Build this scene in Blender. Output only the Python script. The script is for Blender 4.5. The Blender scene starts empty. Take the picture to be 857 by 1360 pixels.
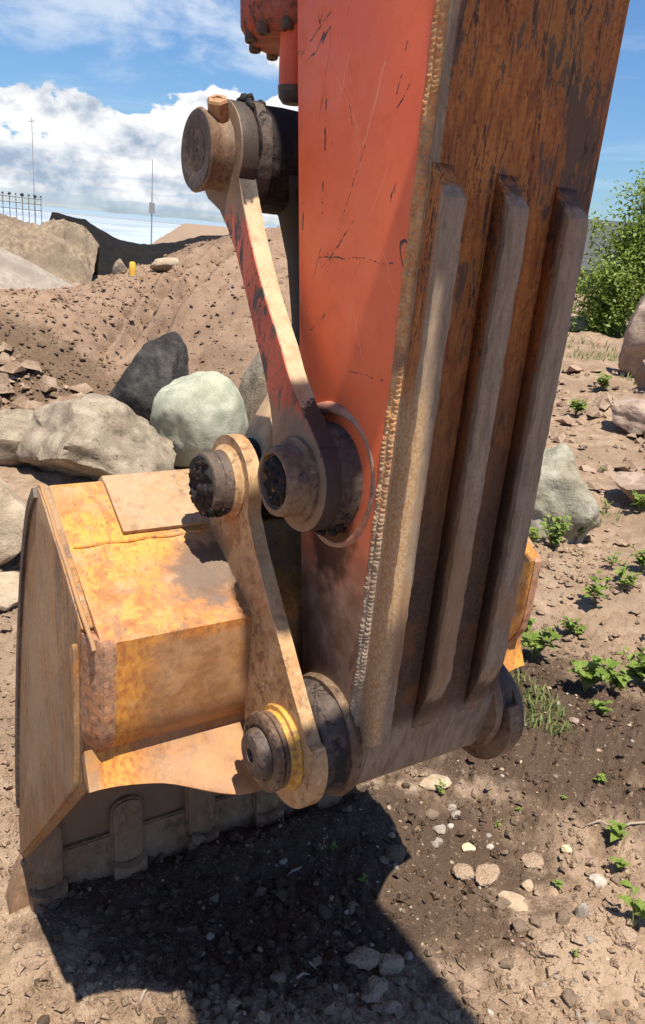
import bpy, bmesh, math, random
import numpy as np
from math import sin, cos, pi, radians as R
from mathutils import Vector, Matrix

S = bpy.context.scene
COL = S.collection
random.seed(7)

# ------------------------------------------------------------------ camera
cam_d = bpy.data.cameras.new('camera')
cam = bpy.data.objects.new('camera', cam_d)
COL.objects.link(cam)
S.camera = cam
cam_d.sensor_fit = 'VERTICAL'
cam_d.sensor_height = 36.0
cam_d.lens = 36.0 * 1022.0 / 1360.0
cam_d.clip_start = 0.02
cam_d.clip_end = 5000
PITCH = math.atan(366.0 / 1022.0)
cam.matrix_world = (Matrix.Translation((0, 0, 1.632)) @ Matrix.Rotation(pi / 2 - PITCH, 4, 'X')
                    @ Matrix.Rotation(R(5.5), 4, 'Z'))

# machine frame: x along the pins, y away from the cab, z up
TH = R(56.5)
ORG = Vector((.744 * sin(TH) - 1.0 * cos(TH), .744 * cos(TH) + 1.0 * sin(TH), 0))
MROT = pi / 2 - TH
def mw(x, y, z=0.0):
    return Vector((ORG.x + x * sin(TH) - y * cos(TH), ORG.y + x * cos(TH) + y * sin(TH), z))

# ------------------------------------------------------------------ light
SUN_EL = R(70.5)
sunv = Vector((-.05, -cos(SUN_EL), sin(SUN_EL))).normalized()      # in the machine frame
sunw = Vector((sunv.x * sin(TH) - sunv.y * cos(TH), sunv.x * cos(TH) + sunv.y * sin(TH), sunv.z))
sun_d = bpy.data.lights.new('sun', 'SUN')
sun = bpy.data.objects.new('sun', sun_d)
COL.objects.link(sun)
sun_d.energy = 4.5
sun_d.angle = R(.55)
sun_d.color = (1.0, .925, .80)
sun.rotation_euler = sunw.to_track_quat('Z', 'Y').to_euler()
sun.location = (0, 0, 20)

W = bpy.data.worlds.new('World')
S.world = W
W.use_nodes = True
S.view_settings.view_transform = 'Standard'
S.view_settings.look = 'None'
S.view_settings.exposure = 0.85
S.view_settings.gamma = 1.0


class T:
    """small node-tree writer"""
    def __init__(s, tree):
        s.t = tree
    def n(s, kind, ins=None, **at):
        nd = s.t.nodes.new(kind)
        for k, v in at.items():
            setattr(nd, k, v)
        for k, v in (ins or {}).items():
            s.put(nd.inputs[k], v)
        return nd
    def put(s, sock, v):
        if isinstance(v, bpy.types.NodeSocket):
            s.t.links.new(v, sock)
        elif v is not None:
            if sock.type == 'RGBA' and len(v) == 3:
                v = (*v, 1)
            sock.default_value = v
    def m(s, op, a, b=None, c=None, clamp=False):
        nd = s.n('ShaderNodeMath', operation=op, use_clamp=clamp)
        for i, v in enumerate((a, b, c)):
            if v is not None:
                s.put(nd.inputs[i], v)
        return nd.outputs[0]
    def vm(s, op, a, b=None):
        nd = s.n('ShaderNodeVectorMath', operation=op)
        for i, v in enumerate((a, b)):
            if v is not None:
                s.put(nd.inputs[i], v)
        return nd.outputs['Value'] if op in ('DOT_PRODUCT', 'LENGTH', 'DISTANCE') else nd.outputs[0]
    def noise(s, vec, scale, detail=4, rough=.55, dist=0.0):
        nd = s.n('ShaderNodeTexNoise', {'Vector': vec, 'Scale': scale, 'Detail': detail, 'Roughness': rough, 'Distortion': dist})
        return nd.outputs[0]
    def vor(s, vec, scale, feature='F1', rnd=1.0):
        nd = s.n('ShaderNodeTexVoronoi', {'Vector': vec, 'Scale': scale, 'Randomness': rnd}, feature=feature)
        return nd.outputs['Distance']
    def st(s, x, a, b, lo=0.0, hi=1.0):
        nd = s.n('ShaderNodeMapRange', {'Value': x, 'From Min': a, 'From Max': b, 'To Min': lo, 'To Max': hi},
                 interpolation_type='SMOOTHSTEP')
        return nd.outputs[0]
    def mix(s, f, a, b):
        nd = s.n('ShaderNodeMix', data_type='RGBA', clamp_factor=True)
        s.put(nd.inputs[0], f); s.put(nd.inputs[6], a); s.put(nd.inputs[7], b)
        return nd.outputs[2]
    def obj(s):
        return s.n('ShaderNodeTexCoord').outputs['Object']
    def sc(s, vec, x, y, z, loc=(0, 0, 0)):
        nd = s.n('ShaderNodeMapping', {'Vector': vec, 'Scale': (x, y, z), 'Location': loc})
        return nd.outputs[0]
    def sep(s, vec):
        return s.n('ShaderNodeSeparateXYZ', {'Vector': vec}).outputs


# sky: Nishita with a cumulus bank, greyer small clouds above it and thin wisps
def sky_world():
    t = T(W.node_tree)
    W.node_tree.nodes.clear()
    sk = t.n('ShaderNodeTexSky', sky_type='NISHITA', sun_disc=False, sun_elevation=SUN_EL,
             sun_rotation=math.atan2(sunw.x, sunw.y), air_density=1.1, dust_density=.6, ozone_density=2.5)
    d = t.n('ShaderNodeTexCoord').outputs['Generated']
    x, y, z = t.sep(d)
    el = t.m('ARCSINE', z)
    ds = t.sc(d, 1, 1, 1.5, (3.1, .4, 1.7))
    big = t.noise(ds, 3.2, 2, .5)
    puff = t.noise(ds, 9, 9, .56, .15)
    puff_up = t.noise(t.sc(d, 1, 1, 1.5, (3.112, .385, 1.735)), 9, 9, .56, .15)
    # the bank stands to the north and north-west and thins out to the east
    az = t.m('ARCTAN2', x, y)
    g_ = t.m('DIVIDE', t.m('ADD', az, .085), .13)
    hump = t.m('EXPONENT', t.m('MULTIPLY', t.m('MULTIPLY', g_, g_), -1.0))
    west = t.m('MULTIPLY', t.st(az, .42, -.02), t.st(az, -2.6, -1.6))
    top = t.m('ADD', t.m('MULTIPLY', west, .165), t.m('MULTIPLY', hump, .080))
    top = t.m('ADD', t.m('SUBTRACT', top, .058), t.m('MULTIPLY', t.m('SUBTRACT', big, .5), .22))
    side = t.vm('DOT_PRODUCT', d, (-.62, .78, 0))
    edge = t.m('SUBTRACT', top, el)
    dens = t.m('ADD', t.m('MULTIPLY', edge, 13.0), t.m('MULTIPLY', t.m('SUBTRACT', puff, .46), 4.6))
    mask = t.st(dens, .0, .15)
    lowfade = t.st(z, -.02, .03)
    # light and shade inside the bank: each puff is bright above and blue-grey beneath
    e1 = t.noise(t.sc(d, 1, 1, 1.5, (3.1, .4, 1.7)), 13, 4, .55, .1)
    e2 = t.noise(t.sc(d, 1, 1, 1.5, (3.1, .4, 1.755)), 13, 4, .55, .1)
    f1 = t.noise(t.sc(d, 1, 1, 1.5, (3.1, .4, 1.7)), 30, 4, .6, .1)
    f2 = t.noise(t.sc(d, 1, 1, 1.5, (3.1, .4, 1.72)), 30, 4, .6, .1)
    lit = t.m('ADD', t.m('MULTIPLY', t.m('SUBTRACT', e1, e2), 1.5), t.m('MULTIPLY', t.m('SUBTRACT', f1, f2), .9))
    rim = t.st(dens, 1.7, .1, 0, .42)
    shade = t.m('ADD', t.m('ADD', t.m('MULTIPLY', lit, 1.9), .50), rim, None, True)
    white = t.mix(shade, (.36, .45, .58), (.95, .95, .95))
    strat = t.st(t.noise(t.sc(d, 2, 2, 26), 3, 5, .6, .4), .42, .62)
    low = t.st(el, .11, .03)
    white = t.mix(t.m('MULTIPLY', low, t.m('MULTIPLY', strat, .55)), white, (.36, .50, .68))
    # loose grey-white clouds higher up
    hi = t.st(t.m('ADD', t.noise(t.sc(d, 1, 1, 2.4, (.3, 5.2, .6)), 4.2, 8, .6, .3), t.st(side, .4, 1.0, -.10, .022)), .56, .70)
    hi = t.m('MULTIPLY', hi, t.st(el, .10, .2))
    wisp = t.st(t.noise(t.sc(d, 1.5, 1.5, 9, (1, 2, 3)), 3, 6, .6, .6), .5, .8, 0, .35)
    base = sk.outputs[0]
    base = t.n('ShaderNodeVectorMath', {0: base, 1: (.52, .71, .93)}, operation='MULTIPLY').outputs[0]
    k = 7.4
    sc_ = lambda c: t.mix(1.0, (0, 0, 0), c)
    mul = t.n('ShaderNodeVectorMath', {0: white, 1: (k, k, k)}, operation='MULTIPLY').outputs[0]
    c1 = t.mix(wisp, base, (k * .8, k * .88, k))
    c2 = t.mix(t.m('MULTIPLY', hi, .8), c1, (k * .68, k * .76, k * .88))
    c3 = t.mix(t.m('MULTIPLY', mask, lowfade), c2, mul)
    bg = t.n('ShaderNodeBackground', {'Color': c3, 'Strength': .082})
    out = t.n('ShaderNodeOutputWorld')
    t.t.links.new(bg.outputs[0], out.inputs[0])
sky_world()

# ------------------------------------------------------------------ noise (numpy)
_rs = np.random.RandomState(3)
_perm = _rs.permutation(4096)
_val = _rs.rand(4096) * 2 - 1
def _h(ix, iy, iz):
    return _val[_perm[(_perm[(_perm[ix & 4095] + iy) & 4095] + iz) & 4095]]
def vnoise(x, y, z=0.0):
    x, y, z = np.broadcast_arrays(np.asarray(x, float), np.asarray(y, float), np.asarray(z, float))
    ix, iy, iz = np.floor(x).astype(int), np.floor(y).astype(int), np.floor(z).astype(int)
    fx, fy, fz = x - ix, y - iy, z - iz
    fx, fy, fz = [f * f * f * (f * (f * 6 - 15) + 10) for f in (fx, fy, fz)]
    r = 0
    for a in (0, 1):
        for b in (0, 1):
            for c in (0, 1):
                r = r + _h(ix + a, iy + b, iz + c) * (fx if a else 1 - fx) * (fy if b else 1 - fy) * (fz if c else 1 - fz)
    return r
def fbm(x, y, z=0.0, o=4, g=.5):
    r, a = 0, 1.0
    for i in range(o):
        r = r + a * vnoise(np.asarray(x) * 2 ** i + 17.3 * i, np.asarray(y) * 2 ** i + 5.1 * i, np.asarray(z) * 2 ** i + 3.7 * i)
        a *= g
    return r
def sstep(x, a, b):
    t = np.clip((np.asarray(x, float) - a) / (b - a), 0, 1)
    return t * t * (3 - 2 * t)

# ------------------------------------------------------------------ object helpers
def tag(o, label=None, cat=None, group=None, kind=None):
    if label: o['label'] = label
    if cat: o['category'] = cat
    if group: o['group'] = group
    if kind: o['kind'] = kind
    return o
def empty(name, loc=(0, 0, 0), rz=0.0, **k):
    o = bpy.data.objects.new(name, None)
    o.empty_display_size = .1
    o.location = loc; o.rotation_euler = (0, 0, rz)
    COL.objects.link(o)
    return tag(o, **k)
def link_mesh(name, me, mat, parent=None, smooth=40):
    if mat: me.materials.clear(); me.materials.append(mat)
    if smooth is not None:
        me.polygons.foreach_set('use_smooth', [True] * len(me.polygons))
        if smooth < 180:
            me.set_sharp_from_angle(angle=R(smooth))
    o = bpy.data.objects.new(name, me)
    COL.objects.link(o)
    if parent: o.parent = parent
    return o
def obj(name, bm, mat, parent=None, smooth=40):
    me = bpy.data.meshes.new(name)
    bmesh.ops.recalc_face_normals(bm, faces=bm.faces)
    bm.to_mesh(me); bm.free()
    return link_mesh(name, me, mat, parent, smooth)
def npmesh(name, V, F):
    me = bpy.data.meshes.new(name)
    V = np.asarray(V, np.float32); F = np.asarray(F, np.int32)
    k = F.shape[1]
    me.vertices.add(len(V)); me.vertices.foreach_set('co', V.ravel())
    me.loops.add(F.size); me.loops.foreach_set('vertex_index', F.ravel())
    me.polygons.add(len(F)); me.polygons.foreach_set('loop_start', np.arange(0, F.size, k, dtype=np.int32))
    me.update(calc_edges=True); me.validate()
    return me
def gridfaces(n, m, wrap=False):
    i = np.arange(n - 1)[:, None]; j = np.arange(m if wrap else m - 1)[None, :]
    j2 = (j + 1) % m
    return np.stack([i * m + j, i * m + j2, (i + 1) * m + j2, (i + 1) * m + j], -1).reshape(-1, 4)

def arc(c, r, a0, a1, n):
    return [(c[0] + r * cos(R(a0 + (a1 - a0) * i / n)), c[1] + r * sin(R(a0 + (a1 - a0) * i / n))) for i in range(n + 1)]
def prism(poly, x0, x1, bev=.003, bm=None, seg=2):
    """polygon in (y, z) pushed along x"""
    own = bmesh.new()
    a = [own.verts.new((x0, y, z)) for y, z in poly]
    b = [own.verts.new((x1, y, z)) for y, z in poly]
    own.faces.new(a); own.faces.new(b[::-1])
    n = len(poly)
    rim = []
    for i in range(n):
        own.faces.new((a[i], b[i], b[(i + 1) % n], a[(i + 1) % n]))
    if bev:
        own.edges.ensure_lookup_table()
        es = [e for e in own.edges if abs(e.verts[0].co.x - e.verts[1].co.x) < 1e-7]
        bmesh.ops.bevel(own, geom=es, offset=bev, segments=seg, affect='EDGES', profile=.6)
    if bm is None:
        return own
    me = bpy.data.meshes.new('tmp'); own.to_mesh(me); own.free(); bm.from_mesh(me); bpy.data.meshes.remove(me)
    return bm
def sheet(line, th, x0, x1, bev=.002):
    """open profile line in (y, z) with thickness to its left side"""
    P = [Vector(p) for p in line]
    off = []
    for i, p in enumerate(P):
        d = (P[min(i + 1, len(P) - 1)] - P[max(i - 1, 0)]).normalized()
        off.append((p.x - d.y * th, p.y + d.x * th))
    return prism([tuple(p) for p in P] + off[::-1], x0, x1, bev)
def rnd_line(pts, sub=3):
    """Catmull-Rom through points"""
    out = []
    for i in range(len(pts) - 1):
        p0 = Vector(pts[max(i - 1, 0)]); p1 = Vector(pts[i]); p2 = Vector(pts[i + 1]); p3 = Vector(pts[min(i + 2, len(pts) - 1)])
        for k in range(sub):
            t = k / sub
            out.append(tuple(.5 * ((2 * p1) + (p2 - p0) * t + (2 * p0 - 5 * p1 + 4 * p2 - p3) * t * t + (3 * p1 - p0 - 3 * p2 + p3) * t ** 3)))
    out.append(tuple(pts[-1]))
    return out
def lathe(prof, c, seg=48, bm=None, amp=0.0, freq=30, closed=True):
    """profile [(x, r)] turned about an axis along x through c = (y, z)"""
    bm = bm or bmesh.new()
    rings = []
    for k, (x, r) in enumerate(prof):
        if r < 1e-6:
            rings.append([bm.verts.new((x, c[0], c[1]))]); continue
        ring = []
        for i in range(seg):
            a = 2 * pi * i / seg
            rr, xx = r, x
            if amp:
                v = float(fbm(cos(a) * freq * r + 9, sin(a) * freq * r, x * freq, 4, .6))
                rr += amp * v; xx += amp * .7 * float(vnoise(cos(a) * freq * r, x * freq + 7, sin(a) * freq * r))
            ring.append(bm.verts.new((xx, c[0] + rr * cos(a), c[1] + rr * sin(a))))
        rings.append(ring)
    for a, b in zip(rings, rings[1:]):
        for i in range(seg):
            j = (i + 1) % seg
            if len(a) == 1 and len(b) == 1: continue
            if len(a) == 1: bm.faces.new((a[0], b[j], b[i]))
            elif len(b) == 1: bm.faces.new((a[i], a[j], b[0]))
            else: bm.faces.new((a[i], a[j], b[j], b[i]))
    return bm
def tube(pts, r, seg=10, bm=None, cap=True):
    bm = bm or bmesh.new()
    P = [Vector(p) for p in pts]
    rr = r if isinstance(r, (list, tuple)) else [r] * len(P)
    up = Vector((0, 0, 1)); rings = []
    for i, p in enumerate(P):
        d = (P[min(i + 1, len(P) - 1)] - P[max(i - 1, 0)]).normalized()
        u = d.cross(up)
        if u.length < .05: u = d.cross(Vector((1, 0, 0)))
        u.normalize(); v = d.cross(u)
        rings.append([bm.verts.new(p + (u * cos(2 * pi * k / seg) + v * sin(2 * pi * k / seg)) * rr[i]) for k in range(seg)])
    for a, b in zip(rings, rings[1:]):
        for k in range(seg):
            bm.faces.new((a[k], a[(k + 1) % seg], b[(k + 1) % seg], b[k]))
    if cap:
        bm.faces.new(rings[0][::-1]); bm.faces.new(rings[-1])
    return bm
def hexhead(c, axis, r, h, bm=None, seg=6, twist=0.0):
    """hexagonal bolt head standing at c along axis"""
    bm = bm or bmesh.new()
    ax = Vector(axis).normalized()
    u = ax.orthogonal().normalized(); v = ax.cross(u)
    c = Vector(c)
    rings = []
    for rr, hh in ((r, 0), (r, h * .88), (r * .86, h), (r * .5, h), (r * .46, h * .93)):
        rings.append([bm.verts.new(c + ax * hh + (u * cos(twist + 2 * pi * k / seg) + v * sin(twist + 2 * pi * k / seg)) * rr) for k in range(seg)])
    for a, b in zip(rings, rings[1:]):
        for k in range(seg):
            bm.faces.new((a[k], a[(k + 1) % seg], b[(k + 1) % seg], b[k]))
    bm.faces.new(rings[0][::-1]); bm.faces.new(rings[-1])
    return bm
def grease_face(s, x, c, r, amp=.006, seed=0, bulge=.006):
    n, m = 22, 60
    V = []
    for i in range(n):
        q = r * 1.0 * (i / (n - 1))
        for j in range(m):
            a = 2 * pi * j / m; yy = q * cos(a); zz = q * sin(a)
            d = amp * float(fbm(yy * 70 + seed, zz * 70, seed * .7, 4, .62)) * 1.0
            V.append((s * (x + bulge * (1 - (i / (n - 1)) ** 4) + d * (1 if i < n - 2 else .3) - (.008 if i == n - 1 else 0)), c[0] + yy, c[1] + zz))
    return npmesh('grease_plug', V, gridfaces(n, m, True))
def lumps(spots, bm=None, seed=0):
    """small irregular clots: (x, y, z, r)"""
    bm = bm or bmesh.new()
    for i, (x, y, z, r) in enumerate(spots):
        g = bmesh.ops.create_icosphere(bm, subdivisions=2, radius=r)
        for v in g['verts']:
            k = 1 + .45 * float(fbm(v.co.x / r * 1.2 + i * 3.3 + seed, v.co.y / r * 1.2, v.co.z / r * 1.2, 3))
            v.co = v.co * k + Vector((x, y, z))
    return bm

# ------------------------------------------------------------------ materials
def material(name, fn):
    m = bpy.data.materials.new(name); m.use_nodes = True
    t = T(m.node_tree); b = m.node_tree.nodes['Principled BSDF']
    r = fn(t)
    t.put(b.inputs['Base Color'], r['c'])
    t.put(b.inputs['Roughness'], r.get('r', .7))
    if 'metal' in r: t.put(b.inputs['Metallic'], r['metal'])
    if 'spec' in r: t.put(b.inputs['Specular IOR Level'], r['spec'])
    if 'h' in r:
        bp = t.n('ShaderNodeBump', {'Height': r['h'], 'Strength': r.get('bs', .5), 'Distance': r.get('bd', .003)})
        t.t.links.new(bp.outputs[0], b.inputs['Normal'])
    if 'sss' in r:
        t.put(b.inputs['Subsurface Weight'], r['sss'])
    return m

def seg_mask(t, vec2, a, b, w):
    """1 on a stroke from a to b in the (y, z) plane, broken up by noise"""
    pa = t.vm('SUBTRACT', vec2, (0, a[0], a[1]))
    ba = (0, b[0] - a[0], b[1] - a[1])
    L2 = ba[1] ** 2 + ba[2] ** 2
    h = t.m('DIVIDE', t.vm('DOT_PRODUCT', pa, ba), L2, clamp=True)
    nd = t.n('ShaderNodeVectorMath', {0: ba}, operation='SCALE'); t.put(nd.inputs['Scale'], h)
    return t.st(t.vm('DISTANCE', pa, nd.outputs[0]), w, w * .45)

def m_red(t):
    o = t.obj(); x, y, z = t.sep(o)
    n1 = t.noise(o, 3.5, 5, .6); n2 = t.noise(o, 26, 6, .65)
    c = t.mix(t.st(n1, .35, .68), (.74, .112, .034), (.82, .160, .052))
    c = t.mix(t.st(n2, .5, .75, 0, .35), c, (.50, .10, .045))
    # vertical run marks
    run = t.noise(t.sc(o, 1, 30, 1.6), 2, 4, .6)
    c = t.mix(t.st(run, .54, .75, 0, .28), c, (.74, .21, .11))
    # chips and fine cracks
    chips = t.st(t.noise(t.sc(o, 60, 60, 22), 1, 4, .62, .6), .705, .735)
    many = t.st(t.noise(o, 7, 3, .6), .46, .60)
    chips = t.m('MULTIPLY', chips, many)
    cr = t.noise(t.sc(o, 9, 9, 5), 1, 3, .5, .9)
    crack = t.st(t.m('ABSOLUTE', t.m('SUBTRACT', cr, .5)), .0055, .0018)
    crack = t.m('MULTIPLY', crack, t.st(t.noise(o, 6, 2, .5), .55, .62))
    wob = t.n('ShaderNodeTexNoise', {'Vector': o, 'Scale': 34.0, 'Detail': 4.0}).outputs['Color']
    wv = t.n('ShaderNodeVectorMath', {0: wob, 1: (0, .014, .014), 2: o}, operation='MULTIPLY_ADD').outputs[0]
    wv = t.vm('MULTIPLY', t.vm('SUBTRACT', wv, (0, .007, .007)), (0, 1, 1))
    dark = None
    for a, b, w in [((.001, 1.802), (-.006, 1.741), .0042), ((-.104, 1.742), (-.058, 1.640), .0016), ((-.095, 1.652), (-.040, 1.598), .003),
                    ((-.018, 1.602), (-.104, 1.608), .0022), ((-.104, 1.608), (-.190, 1.605), .002), ((-.006, 1.497), (-.042, 1.526), .0035),
                    ((-.155, 1.765), (-.186, 1.810), .003), ((.075, 1.868), (.006, 1.912), .0022), ((.04, 1.66), (.037, 1.63), .004),
                    ((-.16, 1.80), (-.172, 1.85), .0022), ((-.020, 1.62), (-.004, 1.57), .0018),
                    ((-.05, 1.37), (-.09, 1.372), .002), ((-.12, 1.46), (-.20, 1.462), .0016), ((-.01, 1.70), (-.014, 1.66), .003), ((-.055, 1.80), (-.07, 1.77), .0018)]:
        s = seg_mask(t, wv, a, b, w * .62)
        dark = s if dark is None else t.m('MAXIMUM', dark, s)
    gate = t.st(t.noise(o, 90, 4, .65), .44, .52)
    dark = t.m('MULTIPLY', dark, gate)
    pale = None
    for a, b, w in [((-.128, 1.835), (-.10, 1.742), .0028), ((-.07, 1.79), (-.10, 1.72), .0012), ((-.02, 1.83), (-.09, 1.76), .001), ((-.16, 1.72), (-.13, 1.66), .0012), ((-.11, 1.55), (-.15, 1.48), .0014),
                    ((-.05, 1.86), (-.035, 1.80), .0012), ((-.17, 1.62), (-.20, 1.57), .0013), ((.03, 1.55), (.0, 1.49), .001)]:
        s = seg_mask(t, wv, a, b, w * .7)
        pale = s if pale is None else t.m('MAXIMUM', pale, s)
    c = t.mix(t.m('MULTIPLY', pale, .4), c, (.80, .40, .24))
    c = t.mix(t.m('MAXIMUM', t.m('MAXIMUM', chips, crack), dark), c, (.042, .026, .022))
    # grime and dust on the low end
    zz = t.m('ADD', z, t.m('MULTIPLY', t.m('SUBTRACT', t.noise(t.sc(o, 8, 8, 3), 1, 6, .65), .5), .34))
    c = t.mix(t.st(zz, 1.36, 1.10), c, t.mix(t.st(n2, .35, .7), (.165, .088, .055), (.30, .185, .12)))
    oil_shade = t.st(t.m('ADD', t.vm('DISTANCE', t.vm('MULTIPLY', o, (0, 1, .62)), (0, -.115, .765)), t.m('MULTIPLY', t.m('SUBTRACT', n2, .5), .09)), .075, .035)  # oil, with soft contact shade painted in under the link boss
    c = t.mix(t.m('MULTIPLY', oil_shade, .9), c, (.022, .015, .012))
    c = t.mix(t.m('MULTIPLY', t.st(zz, 1.02, .86), .8), c, (.165, .118, .082))
    h = t.m('SUBTRACT', t.m('MULTIPLY', t.noise(o, 140, 3, .6), .22), t.m('MAXIMUM', t.m('MAXIMUM', chips, crack), dark))
    return dict(c=c, r=t.st(n2, .3, .7, .42, .62), h=h, bs=.35, bd=.002)

def m_linkred(t):
    o = t.obj(); x, y, z = t.sep(o)
    n2 = t.noise(o, 30, 6, .65); n3 = t.noise(o, 110, 4, .65)
    c = t.mix(t.st(t.noise(o, 9, 4, .6), .35, .65), (.40, .080, .042), (.52, .125, .07))
    a = t.noise(t.sc(o, 40, 40, 20), 1, 5, .62, 1.2)
    fl = t.m('MULTIPLY', t.st(a, .515, .54), t.st(t.noise(o, 11, 3, .6), .36, .54))
    fl = t.m('MAXIMUM', fl, t.m('MULTIPLY', t.st(n3, .58, .62), .8))
    c = t.mix(fl, c, (.060, .048, .045))
    zz = t.m('ADD', z, t.m('MULTIPLY', t.m('SUBTRACT', n2, .5), .10))
    dirty = t.m('MAXIMUM', t.st(zz, 1.625, 1.67), t.st(zz, 1.415, 1.37))
    c = t.mix(dirty, c, t.mix(n2, (.13, .085, .055), (.30, .20, .125)))
    # rolled edges are bare: dusty in the middle, greasy above, cast shade painted below
    ax = t.m('ABSOLUTE', x)
    edge = t.st(ax, .1985, .1970)
    ec = t.mix(t.st(n2, .35, .65), (.40, .27, .15), (.53, .385, .235))
    zy = t.m('ADD', z, t.m('ADD', t.m('MULTIPLY', t.m('SUBTRACT', n3, .5), .03), t.m('MULTIPLY', t.m('SUBTRACT', ax, .185), .5)))
    gr = t.m('MAXIMUM', t.st(zy, 1.665, 1.672), t.st(zy, 1.412, 1.406))
    ec = t.mix(gr, ec, t.mix(n2, (.028, .020, .017), (.066, .047, .037)))
    c = t.mix(edge, c, ec)
    return dict(c=c, r=.65, h=t.m('ADD', t.m('SUBTRACT', t.m('MULTIPLY', n2, .5), fl), t.m('MULTIPLY', n3, .4)), bs=.45, bd=.002)

def rusty(base, warm, dark, dust, streak=(1, 1, .16), sc=22.0, dust_amt=.5, bump=.5, lowz=None, rough=.72, worn=None):
    def fn(t):
        o = t.obj(); x, y, z = t.sep(o)
        s = t.sc(o, *streak)
        n1 = t.noise(s, sc, 8, .70, .4); n2 = t.noise(o, 5, 4, .6); n3 = t.noise(o, 90, 5, .65); nf = t.noise(s, sc * 3.6, 5, .7, .3)
        c = t.mix(t.st(n1, .40, .60), base, warm)
        pat = t.st(t.noise(s, sc * .45, 4, .6), .34, .58)
        c = t.mix(t.m('MULTIPLY', t.st(nf, .50, .60, 0, .9), pat), c, dark)
        c = t.mix(t.st(t.noise(s, sc * .6, 5, .65, .3), .56, .70, 0, .85), c, dark)
        c = t.mix(t.m('MULTIPLY', t.st(t.m('ADD', n2, t.m('MULTIPLY', t.m('SUBTRACT', n3, .5), .5)), .40, .64), dust_amt), c, dust)
        c = t.mix(t.st(nf, .42, .30, 0, .55), c, tuple(min(.8, k * 1.35) for k in dust))
        if lowz:
            zz = t.m('ADD', z, t.m('MULTIPLY', t.m('SUBTRACT', n1, .5), lowz[3]))
            c = t.mix(t.st(zz, lowz[0], lowz[1], 0, .92), c, t.mix(t.st(nf, .36, .62), lowz[2], tuple(k * .5 for k in lowz[2])))
        if worn:
            yy = t.m('ADD', y, t.m('MULTIPLY', t.m('SUBTRACT', n3, .5), .012))
            bare = t.mix(t.st(nf, .36, .64), worn[2], tuple(k * .62 for k in worn[2]))
            bare = t.mix(t.st(n2, .45, .65, 0, .5), bare, worn[3])
            c = t.mix(t.st(yy, worn[0], worn[1]), c, bare)
        return dict(c=c, r=t.st(n1, .3, .7, rough - .12, rough + .1), h=t.m('ADD', t.m('ADD', n1, t.m('MULTIPLY', n3, .6)), t.m('MULTIPLY', nf, .5)), bs=bump, bd=.003)
    return fn

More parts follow.
